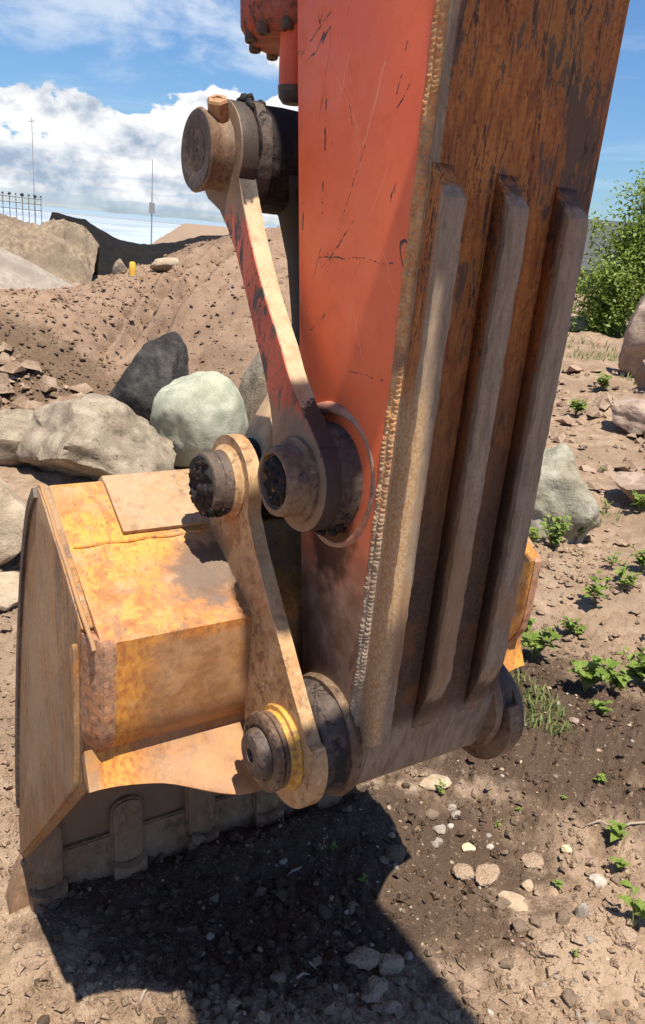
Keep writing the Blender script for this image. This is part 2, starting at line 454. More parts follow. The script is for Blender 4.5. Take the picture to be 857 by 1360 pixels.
def m_bucket(t):
    o = t.obj(); x, y, z = t.sep(o)
    n1 = t.noise(o, 4.2, 5, .62); n2 = t.noise(o, 24, 6, .66, .3); n3 = t.noise(t.sc(o, 1, 1, .5), 120, 4, .6)
    c = t.mix(t.st(n1, .38, .62), (.60, .27, .040), (.52, .19, .032))
    worm = t.st(t.m('ABSOLUTE', t.m('SUBTRACT', t.noise(o, 60, 3, .55, 1.0), .5)), .03, .008, 0, .55)
    c = t.mix(worm, c, (.36, .10, .025))
    c = t.mix(t.st(n2, .50, .70, 0, .85), c, (.29, .11, .04))
    c = t.mix(t.st(t.noise(o, 13, 6, .7, .4), .52, .64, 0, .7), c, (.40, .225, .115))
    c = t.mix(t.st(n3, .56, .70, 0, .75), c, (.17, .068, .028))
    ny = t.noise(o, 7.5, 6, .68, .6)
    c = t.mix(t.st(t.m('ABSOLUTE', t.m('SUBTRACT', ny, .5)), .05, .012, 0, .5), c, (.22, .085, .032))
    sg = t.noise(t.n('ShaderNodeMapping', {'Vector': o, 'Rotation': (R(24), 0, R(20)), 'Scale': (1, .08, 1)}).outputs[0], 55, 3, .6)
    c = t.mix(t.m('MULTIPLY', t.st(sg, .60, .66), t.st(n1, .42, .56, 0, .7)), c, (.19, .10, .05))
    pn = t.m('MULTIPLY', t.st(z, 1.05, 1.03), t.m('MULTIPLY', t.st(x, .36, .30), t.st(t.m('ADD', t.m('MULTIPLY', x, -1.0), t.m('MULTIPLY', t.m('SUBTRACT', n2, .5), .25)), .44, .36)))
    c = t.mix(t.m('MULTIPLY', pn, .72), c, t.mix(t.st(n2, .4, .6), (.235, .125, .06), (.36, .205, .10)))
    yl = t.m('MULTIPLY', t.st(t.m('ADD', x, t.m('MULTIPLY', t.m('SUBTRACT', n2, .5), .10)), -.375, -.43), t.st(z, 1.06, 1.03))
    c = t.mix(t.m('MULTIPLY', yl, .75), c, t.mix(t.st(n3, .4, .6), (.60, .28, .045), (.40, .14, .03)))
    splat = t.st(t.noise(o, 26, 4, .6, .4), .655, .70)
    near = t.st(t.vm('DISTANCE', o, (-.29, .07, 1.10)), .17, .07)
    c = t.mix(t.m('MULTIPLY', splat, near), c, (.06, .045, .035))
    # sun-bleached dust: thick along the upper back edge and towards the ears
    du = t.m('ADD', t.st(y, .10, .25, 0, .62), t.m('MULTIPLY', t.st(x, -.40, -.24, 0, .62), t.st(y, -.02, .05)))
    du = t.m('ADD', du, t.m('MULTIPLY', t.m('SUBTRACT', n1, .5), 2.4))
    du = t.m('ADD', du, t.m('MULTIPLY', t.m('SUBTRACT', n2, .5), .9))
    c = t.mix(t.st(du, .25, 1.15, 0, .9), c, t.mix(n3, (.44, .285, .16), (.56, .40, .25)))
    # side sheets and the inside are caked with dry soil
    side = t.st(x, -.455, -.466)
    sd = t.mix(t.st(t.noise(t.sc(o, 1, 9, 1.2), 5, 6, .65), .4, .65), (.30, .185, .10), (.38, .19, .07))
    c = t.mix(t.m('MULTIPLY', side, .85), c, sd)
    inside = t.m('MULTIPLY', t.st(y, .12, .3), t.st(z, 1.06, .9))
    c = t.mix(t.m('MULTIPLY', inside, t.st(x, -.462, -.44)), c, t.mix(n2, (.17, .095, .054), (.25, .15, .09)))
    grs = t.m('MULTIPLY', t.st(t.m('ADD', t.vm('DISTANCE', o, (-.26, .06, 1.09)), t.m('MULTIPLY', t.m('SUBTRACT', n2, .5), .14)), .085, .045), .8)
    c = t.mix(grs, c, (.07, .05, .04))
    return dict(c=c, r=t.st(n2, .3, .7, .5, .78), h=t.m('ADD', t.m('MULTIPLY', n2, .9), t.m('MULTIPLY', n3, .5)), bs=.42, bd=.0025)

def m_grease(t):
    o = t.obj()
    n = t.noise(o, 60, 7, .68, .5); v = t.vor(o, 70)
    c = t.mix(t.st(n, .45, .68), (.010, .008, .008), (.045, .034, .028))
    return dict(c=c, r=t.st(n, .4, .65, .6, .92), spec=.3, h=t.m('ADD', n, t.m('MULTIPLY', v, -.5)), bs=.8, bd=.005)
def m_crust(t):
    o = t.obj()
    n = t.noise(o, 34, 7, .66, .3)
    cr = t.m('MULTIPLY', t.st(t.m('ABSOLUTE', t.m('SUBTRACT', t.noise(o, 15, 6, .66, .4), .5)), .016, .004), t.st(t.noise(o, 13, 2, .5), .52, .60))
    c = t.mix(t.st(n, .35, .7), (.048, .033, .027), (.115, .082, .064))
    c = t.mix(cr, c, (.008, .006, .005))
    low = t.st(t.noise(o, 11, 5, .65), .50, .60)
    c = t.mix(low, c, (.014, .011, .010))
    return dict(c=c, r=.82, h=t.m('SUBTRACT', n, cr), bs=.8, bd=.006)

M = {}
M['red'] = material('worn_orange_paint', m_red)
M['link'] = material('flaked_red_paint', m_linkred)
M['bucket'] = material('rusty_yellow_paint', m_bucket)
M['grease'] = material('black_grease_and_shade', m_grease)
M['crust'] = material('grease_crust', m_crust)
def m_plate(worn):
    def fn(t):
        o = t.obj(); x, y, z = t.sep(o)
        sk = t.n('ShaderNodeMapping', {'Vector': o, 'Rotation': (0, R(8), 0), 'Scale': (1, 1, .22)}).outputs[0]
        mot = t.noise(sk, 70, 6, .72, .5); fine = t.noise(o, 190, 5, .7); pat = t.noise(t.sc(o, 1, 1, .4), 9, 5, .62, .5); big = t.noise(t.sc(o, 1, 1, .6), 3.3, 3, .55)
        c = t.mix(t.st(mot, .36, .62), (.25, .082, .026), (.46, .175, .045))
        c = t.mix(t.st(fine, .52, .68, 0, .75), c, (.16, .055, .022))
        c = t.mix(t.st(pat, .50, .64, 0, .6), c, (.40, .20, .055))
        # black bare patches with ragged vertical ends
        sm = t.m('ADD', t.m('MULTIPLY', t.m('SUBTRACT', mot, .5), 1.1), t.m('ADD', pat, t.m('MULTIPLY', t.m('SUBTRACT', big, .5), .9)))
        c = t.mix(t.st(sm, .535, .635, 0, .85), c, t.mix(fine, (.045, .034, .030), (.10, .076, .062)))
        # hair scratches
        for sc_, rot, w in ((30, 6, .010), (46, -5, .008), (24, 14, .006)):
            v = t.n('ShaderNodeMapping', {'Vector': o, 'Rotation': (0, R(rot), 0), 'Scale': (1, 1, .07)}).outputs[0]
            ln = t.st(t.m('ABSOLUTE', t.m('SUBTRACT', t.noise(v, sc_, 2, .5), .5)), w, w * .3)
            c = t.mix(t.m('MULTIPLY', ln, t.st(fine, .38, .52, 0, .8)), c, (.045, .028, .022))
        # low end: rubbed dark brown, dusted
        zz = t.m('ADD', z, t.m('MULTIPLY', t.m('SUBTRACT', pat, .5), .5))
        low = t.mix(t.st(fine, .36, .64), (.048, .032, .022), (.108, .074, .050))
        low = t.mix(t.st(t.noise(o, 11, 5, .65), .54, .66, 0, .6), low, (.20, .082, .03))
        c = t.mix(t.st(zz, 1.60, 1.16, 0, .93), c, low)
        c = t.mix(t.st(t.m('ADD', z, t.m('MULTIPLY', t.m('SUBTRACT', fine, .5), .05)), .955, .915, 0, .85), c, t.mix(t.st(mot, .36, .62), (.19, .14, .10), t.mix(t.st(pat, .45, .6), (.33, .255, .185), (.27, .17, .095))))
        # rolled left edge, lighter bare metal
        ed = t.st(t.m('ADD', x, t.m('MULTIPLY', t.m('SUBTRACT', fine, .5), .006)), -.1245, -.1285)
        bare = t.mix(t.st(mot, .34, .66), (.325, .242, .168), (.205, .148, .10))
        bare = t.mix(t.st(fine, .54, .70, 0, .6), bare, (.13, .098, .075))
        bare = t.mix(t.st(pat, .52, .62, 0, .5), bare, (.30, .15, .06))
        if worn:
            yy = t.m('ADD', y, t.m('MULTIPLY', t.m('SUBTRACT', mot, .5), .012))
            c = t.mix(t.st(yy, -.257, -.266), c, bare)
            c = t.mix(t.m('MULTIPLY', t.st(x, -.118, -.130), t.st(z, 1.50, 1.40)), c, t.mix(t.st(fine, .4, .6), (.46, .33, .20), (.38, .215, .09)))  # sunlit strip painted along the left rib's lower length
        else:
            c = t.mix(ed, c, bare)
        h = t.m('ADD', t.m('ADD', mot, t.m('MULTIPLY', fine, .3)), t.m('MULTIPLY', pat, .8))
        return dict(c=c, r=t.st(fine, .3, .7, .68, .9), spec=.3, h=h, bs=.35, bd=.002)
    return fn
M['plate'] = material('rust_plate', m_plate(False))
M['rib'] = material('worn_steel', m_plate(True))
def m_weld(t):
    o = t.obj(); x, y, z = t.sep(o)
    n = t.noise(o, 60, 5, .65); b = t.noise(o, 9, 4, .6); f = t.noise(o, 240, 4, .65)
    up = t.mix(t.st(n, .38, .62), (.50, .22, .085), (.56, .34, .16))
    up = t.mix(t.st(b, .52, .62, 0, .7), up, (.27, .16, .10))
    lo = t.mix(t.st(n, .35, .65), (.25, .185, .13), (.36, .28, .20))
    c = t.mix(t.st(t.m('ADD', z, t.m('MULTIPLY', t.m('SUBTRACT', b, .5), .5)), 1.42, 1.18), up, lo)
    c = t.mix(t.st(f, .56, .70, 0, .7), c, (.14, .075, .04))
    return dict(c=c, r=.8, spec=.3, h=t.m('ADD', n, f), bs=.6, bd=.002)
M['weld'] = material('weld_metal', m_weld)
M['tan'] = material('dusty_steel', rusty((.46, .29, .14), (.38, .205, .085), (.20, .10, .045), (.54, .375, .21), (1, 1, 1), 16, .6, .4))
M['dirtyred'] = material('dirty_red_paint', rusty((.42, .07, .035), (.30, .055, .032), (.05, .028, .024), (.30, .15, .10), (1, 1, 1), 26, .55, .4))
M['guard'] = material('scuffed_guard_paint', rusty((.40, .15, .085), (.34, .17, .11), (.14, .08, .055), (.42, .27, .19), (1, 1, 1), 22, .7, .4))
M['brownsteel'] = material('brown_steel', rusty((.165, .10, .058), (.115, .064, .036), (.045, .028, .020), (.29, .195, .12), (1, 1, 1), 24, .5, .5))
M['darksteel'] = material('dark_steel', rusty((.075, .052, .042), (.11, .075, .055), (.03, .022, .018), (.17, .12, .088), (1, 1, 1), 28, .45, .5))
M['cover'] = material('dusty_cover_steel', rusty((.36, .225, .125), (.38, .20, .085), (.20, .105, .055), (.43, .30, .185), (1, 1, 1), 20, .5, .4))
M['rustcorner'] = material('rusty_corner', rusty((.34, .17, .10), (.36, .14, .05), (.13, .065, .035), (.42, .27, .17), (1, 1, .7), 30, .55, .7))
M['bolt'] = material('orange_bolt', rusty((.36, .19, .085), (.26, .12, .05), (.12, .07, .04), (.45, .29, .17), (1, 1, 1), 40, .4, .3))
M['yellow'] = material('yellow_paint', rusty((.60, .34, .05), (.50, .25, .06), (.30, .15, .06), (.5, .36, .2), (1, 1, 1), 30, .4, .3))
M['lip'] = material('soil_polished_steel', rusty((.235, .132, .070), (.18, .098, .052), (.10, .055, .032), (.29, .18, .105), (1, 1, .5), 14, .6, .5, None, .9))
M['side'] = material('scraped_side_steel', rusty((.27, .165, .085), (.33, .15, .045), (.13, .075, .045), (.36, .25, .155), (1, 1.6, .30), 20, .5, .5))
M['rubber'] = material('black_rubber', lambda t: dict(c=(.02, .018, .017), r=.6))

# ================================================================== EXCAVATOR
exc = empty('excavator', ORG, MROT,
            label='excavator arm in worn orange paint with rusty digging bucket resting on the soil', cat='excavator')
p1, p2, p3, p4 = (-.16, .892), (-.104, 1.302), (.206, 1.736), (.077, 1.243)
BX0, BX1 = -.475, .452

# ---- stick (dipper arm)
def build_stick():
    prof = [(-.216, 2.75), (-.216, 1.0)] + [(-.216, .94), (-.205, .85), (-.185, .832)] + arc(p1, .068, 262, 330, 8) + rnd_line([(-.075, .95), (-.055, 1.06), (-.03, 1.194), (.03, 1.536), (.10, 1.94)], 3) + [(.12, 2.2), (.08, 2.9), (-.02, 3.12), (-.15, 3.1)]
    st = obj('dipper_arm', prism(prof, -.14, .14, .008, seg=3), M['red'], exc)
    # front plate, wrapped under the pin boss
    line = [(-.240, 2.7), (-.240, 2.0), (-.240, 1.5), (-.240, 1.0), (-.240, .93), (-.225, .838), (-.216, .822), (-.196, .809), (-.15, .800), (-.095, .812)]
    obj('front_plate', sheet(line, .022, -.1345, .1405, .0055), M['plate'], st)
    # ribs: ring after ring, worn and nicked along their edges
    for k, (xa, xb, zt, zb) in enumerate([(-.136, -.104, 1.722, .925), (-.035, -.001, 1.721, .922), (.070, .109, 1.717, .925)]):
        n = 90
        V = []
        for i in range(n):
            z = zt + (zb - zt) * (i / (n - 1)) ** 1.0
            hgt = .034 * float(sstep(zt - z, -.004, .040) if False else min(1, max(0, (zt - z) / .037))) * float(min(1, max(.05, (z - zb) / (.012 if k == 0 else .10))))
            hgt = max(hgt, .0012)
            w = xb - xa; ch = min(.0030, hgt * .5)
            nk = lambda s: .0016 * float(fbm(z * 60, s * 9.1 + k * 5, 0, 3)) + .0035 * max(0, float(vnoise(z * 38, s * 4.3 + k)) - .55)
            y0 = -.2385; y1 = -.240 - hgt
            ring = [(xa, y0), (xa, y1 + ch + nk(1)), (xa + ch + abs(nk(2)), y1 + nk(3) * .5), (xa + w * .5, y1 - .0008),
                    (xb - ch - abs(nk(4)), y1 + nk(5) * .5), (xb + nk(6) * .4, y1 + ch + nk(7)), (xb, y0)]
            V += [(a, b, z) for a, b in ring]
        F = gridfaces(n, 7)
        me = npmesh('wear_rib', V, F)
        o = link_mesh('wear_rib', me, M['rib'], st, 24)
        bm = bmesh.new(); bm.from_mesh(me)
        bmesh.ops.holes_fill(bm, edges=[e for e in bm.edges if e.is_boundary], sides=0)
        bmesh.ops.recalc_face_normals(bm, faces=bm.faces); bm.to_mesh(me); bm.free()
    # weld down the edge of the front plate: lapped, uneven ripples fused into both plates
    n, m = 1500, 13
    zs = np.linspace(2.3, .86, n)[:, None]; js = np.linspace(0, 1, m)[None, :]
    row = np.where(js < .52, 0, 1)
    q = np.where(js < .52, js / .52, (js - .52) / .48)
    lag = .0045 * (1 - (2 * q - 1) ** 2)
    ph = (zs + lag + .0034 * fbm(zs * 48, row * 3.3, 0, 3)) / .0066 + row * .43
    rip = np.abs(np.sin(ph * pi)) ** .5
    hump = np.sqrt(np.clip(1 - (2 * q - 1) ** 2, 0, 1))
    hgt = .0034 * hump * (.35 + .65 * rip) * (1 + .45 * fbm(zs * 45, row * 5.0, 1, 3)) + .0006 * fbm(zs * 260, js * 5, 2, 3) + .0015 * np.maximum(0, fbm(zs * 70, js * 3, 6, 2) - .3)
    hgt = np.maximum(hgt, -.001) * np.where((js > .02) & (js < .98), 1, .2)
    wob = .0012 * fbm(zs * 22, 0, 5, 3)
    yb = -.2145 - .0185 * js + wob
    xb = -.1395 + .0055 * js ** 2
    V = np.stack([xb - hgt * .85, yb - hgt * .55 * js, np.broadcast_to(zs, xb.shape if xb.shape == yb.shape else yb.shape)], -1) if False else np.stack(np.broadcast_arrays(xb - hgt * .9, yb - hgt * .45 * js, zs), -1)
    link_mesh('weld_bead', npmesh('weld_bead', V.reshape(-1, 3), gridfaces(n, m)), M['weld'], st, 70)
    for s in (-1, 1):
        # ring guard round the link boss
        bm = bmesh.new()
        n, m = 64, 12; V = []
        for i in range(n):
            a = 2 * pi * i / n
            rr = .101 + .002 * sin(3 * a); mn = .0095 + .003 * float(fbm(cos(a) * 3, sin(a) * 3, 0, 3))
            out = .006 + .017 * max(0, sin(a + .9)) ** 1.5
            for j in range(m):
                b = 2 * pi * j / m
                V.append((s * (.139 + out * max(0, cos(b)) - .004), p2[0] + (rr + mn * sin(b)) * cos(a), p2[1] + (rr + mn * sin(b)) * sin(a)))
        F = gridfaces(n, m, True); F = list(map(list, F))
        for j in range(m):
            F.append([(n - 1) * m + j, (n - 1) * m + (j + 1) % m, (j + 1) % m, j])
        me = npmesh('boss_guard', V, F); link_mesh('boss_guard', me, M['guard'], st, 60)
        # pin boss flanges
        obj('boss_flange', lathe([(s * .136, .04), (s * .136, .094), (s * .147, .097), (s * .153, .093), (s * .153, .04)], p1, 56, amp=.0012), M['brownsteel'], st)
        obj('link_boss', lathe([(s * .13, .04), (s * .13, .079), (s * .160, .078), (s * .172, .076), (s * .172, .03)], p2, 56, amp=.0016, freq=50), M['crust'], st, 60)
        obj('dust_seal', lathe([(s * .150, .05), (s * .152, .087), (s * .160, .088), (s * .170, .083), (s * .182, .085), (s * .1905, .080), (s * .1905, .04)], p1, 72, amp=.0035, freq=45), M['crust'], st, 60)
    # sight hole burnt through the plate's low right corner
    obj('drain_plug', lathe([(.098, .0), (.098, .010), (.104, .012), (.112, .010), (.112, 0)], (-.240, .955), 14), M['darksteel'], st)
    return st
stick = build_stick()

# ---- boom, above and behind the camera: its shade falls on the arm
bm = prism([(-.02, 3.02), (.06, 2.86), (-.05, 2.72), (-.72, 2.78), (-3.2, 3.55), (-5.2, 3.0), (-5.3, 3.5), (-3.2, 4.25), (-.6, 3.3)], -.19, .145, .01)
boom = obj('boom', bm, M['red'], exc)
obj('boom_web', prism([(-1.0, 2.95), (-3.2, 3.62), (-5.1, 3.08), (-5.2, 3.4), (-3.2, 4.15), (-1.0, 3.2)], -.40, .142, .01), M['red'], boom)
obj('shade_pin', lathe([(-.33, 0), (-.33, .055), (-.1, .055), (.31, .055), (.31, 0)], (-.665, 2.86), 32), M['brownsteel'], boom)  # unseen pin, added to throw shade on the link boss
obj('shade_bracket', prism([(-.595, 2.80), (-.60, 2.96), (-.735, 2.95), (-.735, 2.80), (-.665, 2.76)], -.318, -.232, .012), M['red'], boom)  # unseen block, added to shade the lower link and ear

# ---- idler links either side
def link_poly():
    fr = [(.138, 1.702), (.092, 1.624), (.033, 1.544), (-.028, 1.478), (-.069, 1.425), (-.115, 1.392), (-.152, 1.362)]
    bk = [(-.030, 1.335), (-.012, 1.385), (.018, 1.437), (.054, 1.487), (.104, 1.559), (.164, 1.632), (.225, 1.668)]
    a0 = arc(p2, .076, 128, 372, 22)                      # round the lower boss, front to back
    a1 = arc(p3, .077, -60, 205, 24)
    return rnd_line(fr, 2) + a0 + rnd_line(bk, 2) + a1
for s in (-1, 1):
    x0, x1 = (-.2, -.170) if s < 0 else (.170, .2)
    lk = obj('idler_link', prism(link_poly(), x0, x1, .0035), M['link'], exc)
    # collars and end caps
    obj('link_collar', lathe([(s * .198, .03), (s * .198, .062), (s * .206, .062), (s * .209, .053), (s * .224, .051), (s * .236, .0495), (s * .239, .046), (s * .239, .040), (s * .232, .038), (s * .232, 0)], p2, 56, amp=.0009, freq=60), M['brownsteel'], lk)
    link_mesh('grease_plug', grease_face(s, .231, p2, .038, .007, 3, .008), M['grease'], lk, 180)
    obj('end_cap', lathe([(s * .198, .03), (s * .198, .056), (s * .212, .052), (s * .222, .055), (s * .237, .060), (s * .240, .057), (s * .240, .043), (s * .236, .042), (s * .236, .030), (s * .2385, .029), (s * .2385, .004), (s * .234, .003), (s * .234, 0)], p3, 56, amp=.0006, freq=60), M['brownsteel'], lk)
    obj('cap_ring', lathe([(s * .2365, .030), (s * .2372, .043), (s * .2405, .0435), (s * .2405, .0565), (s * .241, .0568), (s * .2415, .044), (s * .238, .0295)], p3, 56), M['darksteel'], lk)
    # locking bolt across the top collar
    ax = Vector((s * .30, -.42, .86)).normalized()
    bc = Vector((s * .214, p3[0] - .022, p3[1] + .046))
    obj('locking_bolt', hexhead(bc, ax, .0165, .029, twist=.5), M['bolt'], lk, 20)
    obj('bolt_shank', tube([bc - ax * .03, bc + ax * .004], .0095, 14), M['rubber'], lk)
    # set screw in the lower collar
    ax2 = Vector((0, -.93, .36)).normalized()
    c2 = Vector((s * .218, p2[0], p2[1])) + ax2 * .0495
    obj('set_screw', tube([c2 - ax2 * .006, c2 + ax2 * .0035], .0075, 12), M['darksteel'], lk)
    random.seed(5)
    sp = [(s * (.158 + random.uniform(-.012, .012)), p3[0] + .07 * cos(a), p3[1] + .079 * sin(a), random.uniform(.005, .010)) for a in [R(q) for q in (80, 95, 104, 112, 118, 126, 150)]]
    obj('grease_clot', lumps(sp), M['grease'], lk, 180)['kind'] = 'stuff'
    obj('grease_band', lathe([(s * .150, .04), (s * .150, .083), (s * .158, .085), (s * .169, .083), (s * .169, .05)], p3, 64, amp=.003, freq=60), M['crust'], lk, 60)
    sp = [(s * random.uniform(.145, .168), p2[0] + .08 * cos(R(q)), p2[1] + .08 * sin(R(q)), random.uniform(.004, .009)) for q in range(225, 320, 9)]
    obj('grease_clot', lumps(sp, seed=4), M['grease'], lk, 180)['kind'] = 'stuff'

# ---- H-shaped bucket link between cylinder and bucket
dv = Vector((p4[0] - p3[0], p4[1] - p3[1])).normalized(); nv = Vector((-dv.y, dv.x))
def h_body():
    """waisted body that flares out into the lower hub; front and side faces meet in a soft edge"""
    rows = []
    for t_, w, fr, ba in [(.08, .12, .070, .03), (.16, .095, .060, .02), (.30, .088, .052, .010), (.50, .088, .050, .004), (.60, .100, .050, .004), (.68, .122, .050, .006),
                          (.76, .150, .052, .012), (.84, .172, .056, .024), (.92, .183, .060, .045), (1.0, .186, .062, .055)]:
        c = Vector(p3).lerp(Vector(p4), t_)
        a = c - nv * fr; b = c + nv * ba; e = .008
        rows.append([(-w + e, *a), (w - e, *a), (w, *(a + nv * e)), (w, *(b - nv * e)), (w - e, *b), (-w + e, *b), (-w, *(b - nv * e)), (-w, *(a + nv * e))])
    n = len(rows)
    V = [q for r in rows for q in r]
    F = [list(f) for f in gridfaces(n, 8, True)]
    me = npmesh('bucket_link', V, F)
    return me
def m_hlink(t):
    o = t.obj(); x, y, z = t.sep(o); n = t.noise(o, 30, 5, .65)
    c = t.mix(t.st(n, .35, .65), (.36, .225, .115), (.48, .33, .19))
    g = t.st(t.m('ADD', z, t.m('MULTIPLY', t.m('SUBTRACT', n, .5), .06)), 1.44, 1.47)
    c = t.mix(g, c, t.mix(n, (.012, .010, .009), (.03, .024, .02)))  # upper half blackened in colour for the shade between the links
    return dict(c=c, r=.75, h=n, bs=.4, bd=.003)
hl = link_mesh('bucket_link', h_body(), material('half_shaded_steel', m_hlink), exc, 50)
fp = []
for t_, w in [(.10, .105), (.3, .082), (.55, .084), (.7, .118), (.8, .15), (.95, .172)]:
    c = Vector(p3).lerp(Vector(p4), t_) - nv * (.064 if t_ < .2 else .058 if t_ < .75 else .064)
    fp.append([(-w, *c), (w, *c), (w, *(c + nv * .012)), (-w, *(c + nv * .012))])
me = npmesh('shade_front_cover', [q for r in fp for q in r], gridfaces(len(fp), 4, True))
link_mesh('shade_front_cover', me, M['grease'], hl, 40)  # front sheet coloured black to stand in for the shaded gap
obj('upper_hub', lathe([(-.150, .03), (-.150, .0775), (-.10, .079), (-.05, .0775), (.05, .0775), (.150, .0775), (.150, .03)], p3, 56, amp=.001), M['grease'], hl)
obj('lower_hub', lathe([(-.188, .03), (-.188, .064), (-.18, .068), (-.13, .067), (.13, .067), (.18, .068), (.188, .064), (.188, .03)], p4, 56, amp=.0012), M['grease'], hl)

# ---- bucket cylinder: rod, barrel, gland with bolts, feed pipe
cd = Vector((0, .16, 1)).normalized()
c0 = Vector((0, p3[0], p3[1]))
rod = obj('cylinder_rod', tube([c0 + cd * .05, c0 + cd * .5], .034, 28), M['darksteel'], exc)
G0 = Vector((-.045, .285, 1.945))
def along(k, off=(0, 0, 0)): return G0 + cd * k + Vector(off)
bar = obj('hydraulic_cylinder', tube([along(.11), along(1.1)], .088, 40), M['red'], exc)
obj('gland', tube([along(-.022), along(-.012), along(.0), along(.055), along(.060), along(.115)], [.062, .076, .084, .084, .094, .094], 40), M['dirtyred'], bar)
u_ = Vector((1, 0, 0)); v_ = cd.cross(u_)
for k in range(10):
    a = R(18 + 36 * k)
    b0 = along(-.004) + (u_ * cos(a) + v_ * sin(a)) * .068
    obj('gland_bolt', hexhead(b0, -cd, .0105, .022, seg=12), M['darksteel'], bar, 30)
for k in range(6):
    a = R(150 + 24 * k)
    rad_ = (u_ * cos(a) + v_ * sin(a))
    obj('clamp_bolt', hexhead(along(.085) + rad_ * .09, rad_, .0105, .016, seg=12), M['darksteel'], bar, 30)
obj('clamp_plate', prism([(G0.y - .125, 2.01), (G0.y - .085, 2.01), (G0.y - .075, 2.10), (G0.y - .115, 2.10)], -.10, -.02, .004), M['darksteel'], bar)
pp = [(-.062, .235, 1.842), (-.062, .235, 1.852), (-.062, .237, 1.862), (-.062, .245, 1.98)]
obj('feed_pipe', tube(pp, [.020, .024, .024, .024], 24), M['red'], bar)
obj('pipe_cap', tube([(-.062, .2345, 1.828), (-.062, .2348, 1.836), (-.062, .2352, 1.853)], [.017, .0235, .0255], 24), M['darksteel'], bar)

# ---- bucket
outer = [(.010, .803), (.004, .820), (-.004, .848), (-.016, .866), (-.030, .890), (-.035, .925), (-.036, .985), (-.036, 1.054), (-.030, 1.059), (.13, 1.138), (.235, 1.193), (.256, 1.201), (.275, 1.188), (.318, 1.135), (.380, 1.026),
         (.430, .90), (.470, .78), (.510, .64), (.552, .47), (.580, .30), (.588, .12), (.568, -.03)]
bk = obj('bucket', sheet(outer, -.02, BX0 + .014, BX1 - .014, .003), M['bucket'], exc)
side_poly = [(.012, .783), (.012, 1.04), (.0, 1.066)] + [(a, b) for a, b in outer[9:-2]] + [(.588, .152), (.552, .165), (.43, .306), (.30, .452), (.165, .605), (.056, .728)]
for s, xa, xb in ((-1, BX0 - .004, BX0 + .0145), (1, BX1 - .0145, BX1 + .004)):
    sp = obj('side_plate', prism(side_poly, xa, xb, .004), M['side'], bk)
    xo0, xo1 = (BX0 - .0125, BX0 - .0035) if s < 0 else (BX1 + .0035, BX1 + .0125)
    cut = rnd_line([(.030, .765), (.024, .82), (.020, .92), (.018, 1.0), (.024, 1.030), (.05, 1.005), (.12, .925), (.24, .79), (.36, .61), (.45, .44), (.52, .28), (.555, .19)], 3) + [(.548, .178), (.43, .312), (.30, .458), (.165, .611), (.066, .726)]
    obj('side_cutter', prism(cut, xo0, xo1, .004), M['side'], bk)
    strip = rnd_line([(.268, 1.196), (.282, 1.184), (.326, 1.138), (.388, 1.028), (.438, .902), (.478, .782), (.518, .642), (.560, .472), (.588, .30)], 3)
    sx0, sx1 = (BX0 - .010, BX0 + .002) if s < 0 else (BX1 - .002, BX1 + .010)
    obj('wear_strip', sheet(strip, -.018, sx0, sx1, .003), M['darksteel'], bk)
    # upright corner strip between side and hinge panel
    bm = bmesh.new()
    n = 40; V = []
    zo = [p[1] for p in outer[2:9]]; yo = [p[0] for p in outer[2:9]]
    for i in range(n):
        z = .800 + (1.058 - .800) * i / (n - 1)
        yp = float(np.interp(z, zo, yo)) + (.010 if z < .848 else 0) * (.848 - z) / .048
        q = [(-.4785, .034), (-.4785, max(.004, yp + .034)), (-.471, yp + .014), (-.458, yp - .0035), (-.440, yp - .0025), (-.440, .034)]
        if s > 0: q = [(BX0 + BX1 - a, b) for a, b in q]
        V += [(a + .0008 * float(fbm(a * 90, b * 90, z * 70, 3)), b + .0010 * float(fbm(a * 80 + 3, b * 90, z * 70, 3)), z) for a, b in q]
    me = npmesh('corner_strip', V, gridfaces(n, 6, True))
    bm.from_mesh(me); bmesh.ops.holes_fill(bm, edges=[e for e in bm.edges if e.is_boundary], sides=0)
    bmesh.ops.recalc_face_normals(bm, faces=bm.faces); bm.to_mesh(me); bm.free()
    link_mesh('corner_strip', me, M['rustcorner'], bk, 35)
# hinge lip, flared towards the cab, deeper near the ears
def hinge_lip():
    n, m = 60, 9
    V = []
    for i in range(n):
        x = BX0 - .0045 + (BX1 - BX0 + .009) * i / (n - 1)
        g = float(sstep(x, -.38, -.235)) * float(1 - sstep(x, .21, .38))
        drop = .05 * g
        D = .026 + .046 * float(sstep(x, -.47, -.27)) * float(1 - sstep(x, .25, .45))
        pr = [(-.006, .858), (-.010, .840), (-.010 - D * .4 - drop * .5, .824 - D * .1 - drop * .15), (-.006 - D * .82 - drop, .812 - D * .22 - drop * .10), (-.010 - D * .86 - drop, .806 - D * .22 - drop * .14),
              (-.004 - D * .8 - drop, .799 - D * .22 - drop * .2), (-.004 - D * .5 - drop * .5, .800 - drop * .2), (.0, .806), (.008, .84)]
        V += [(x, a, b) for a, b in pr]
    me = npmesh('hinge_lip', V, gridfaces(n, m, True))
    bm = bmesh.new(); bm.from_mesh(me)
    bmesh.ops.holes_fill(bm, edges=[e for e in bm.edges if e.is_boundary], sides=0)
    bmesh.ops.recalc_face_normals(bm, faces=bm.faces); bm.to_mesh(me); bm.free()
    return link_mesh('hinge_lip', me, M['bucket'], bk, 45)
hinge_lip()
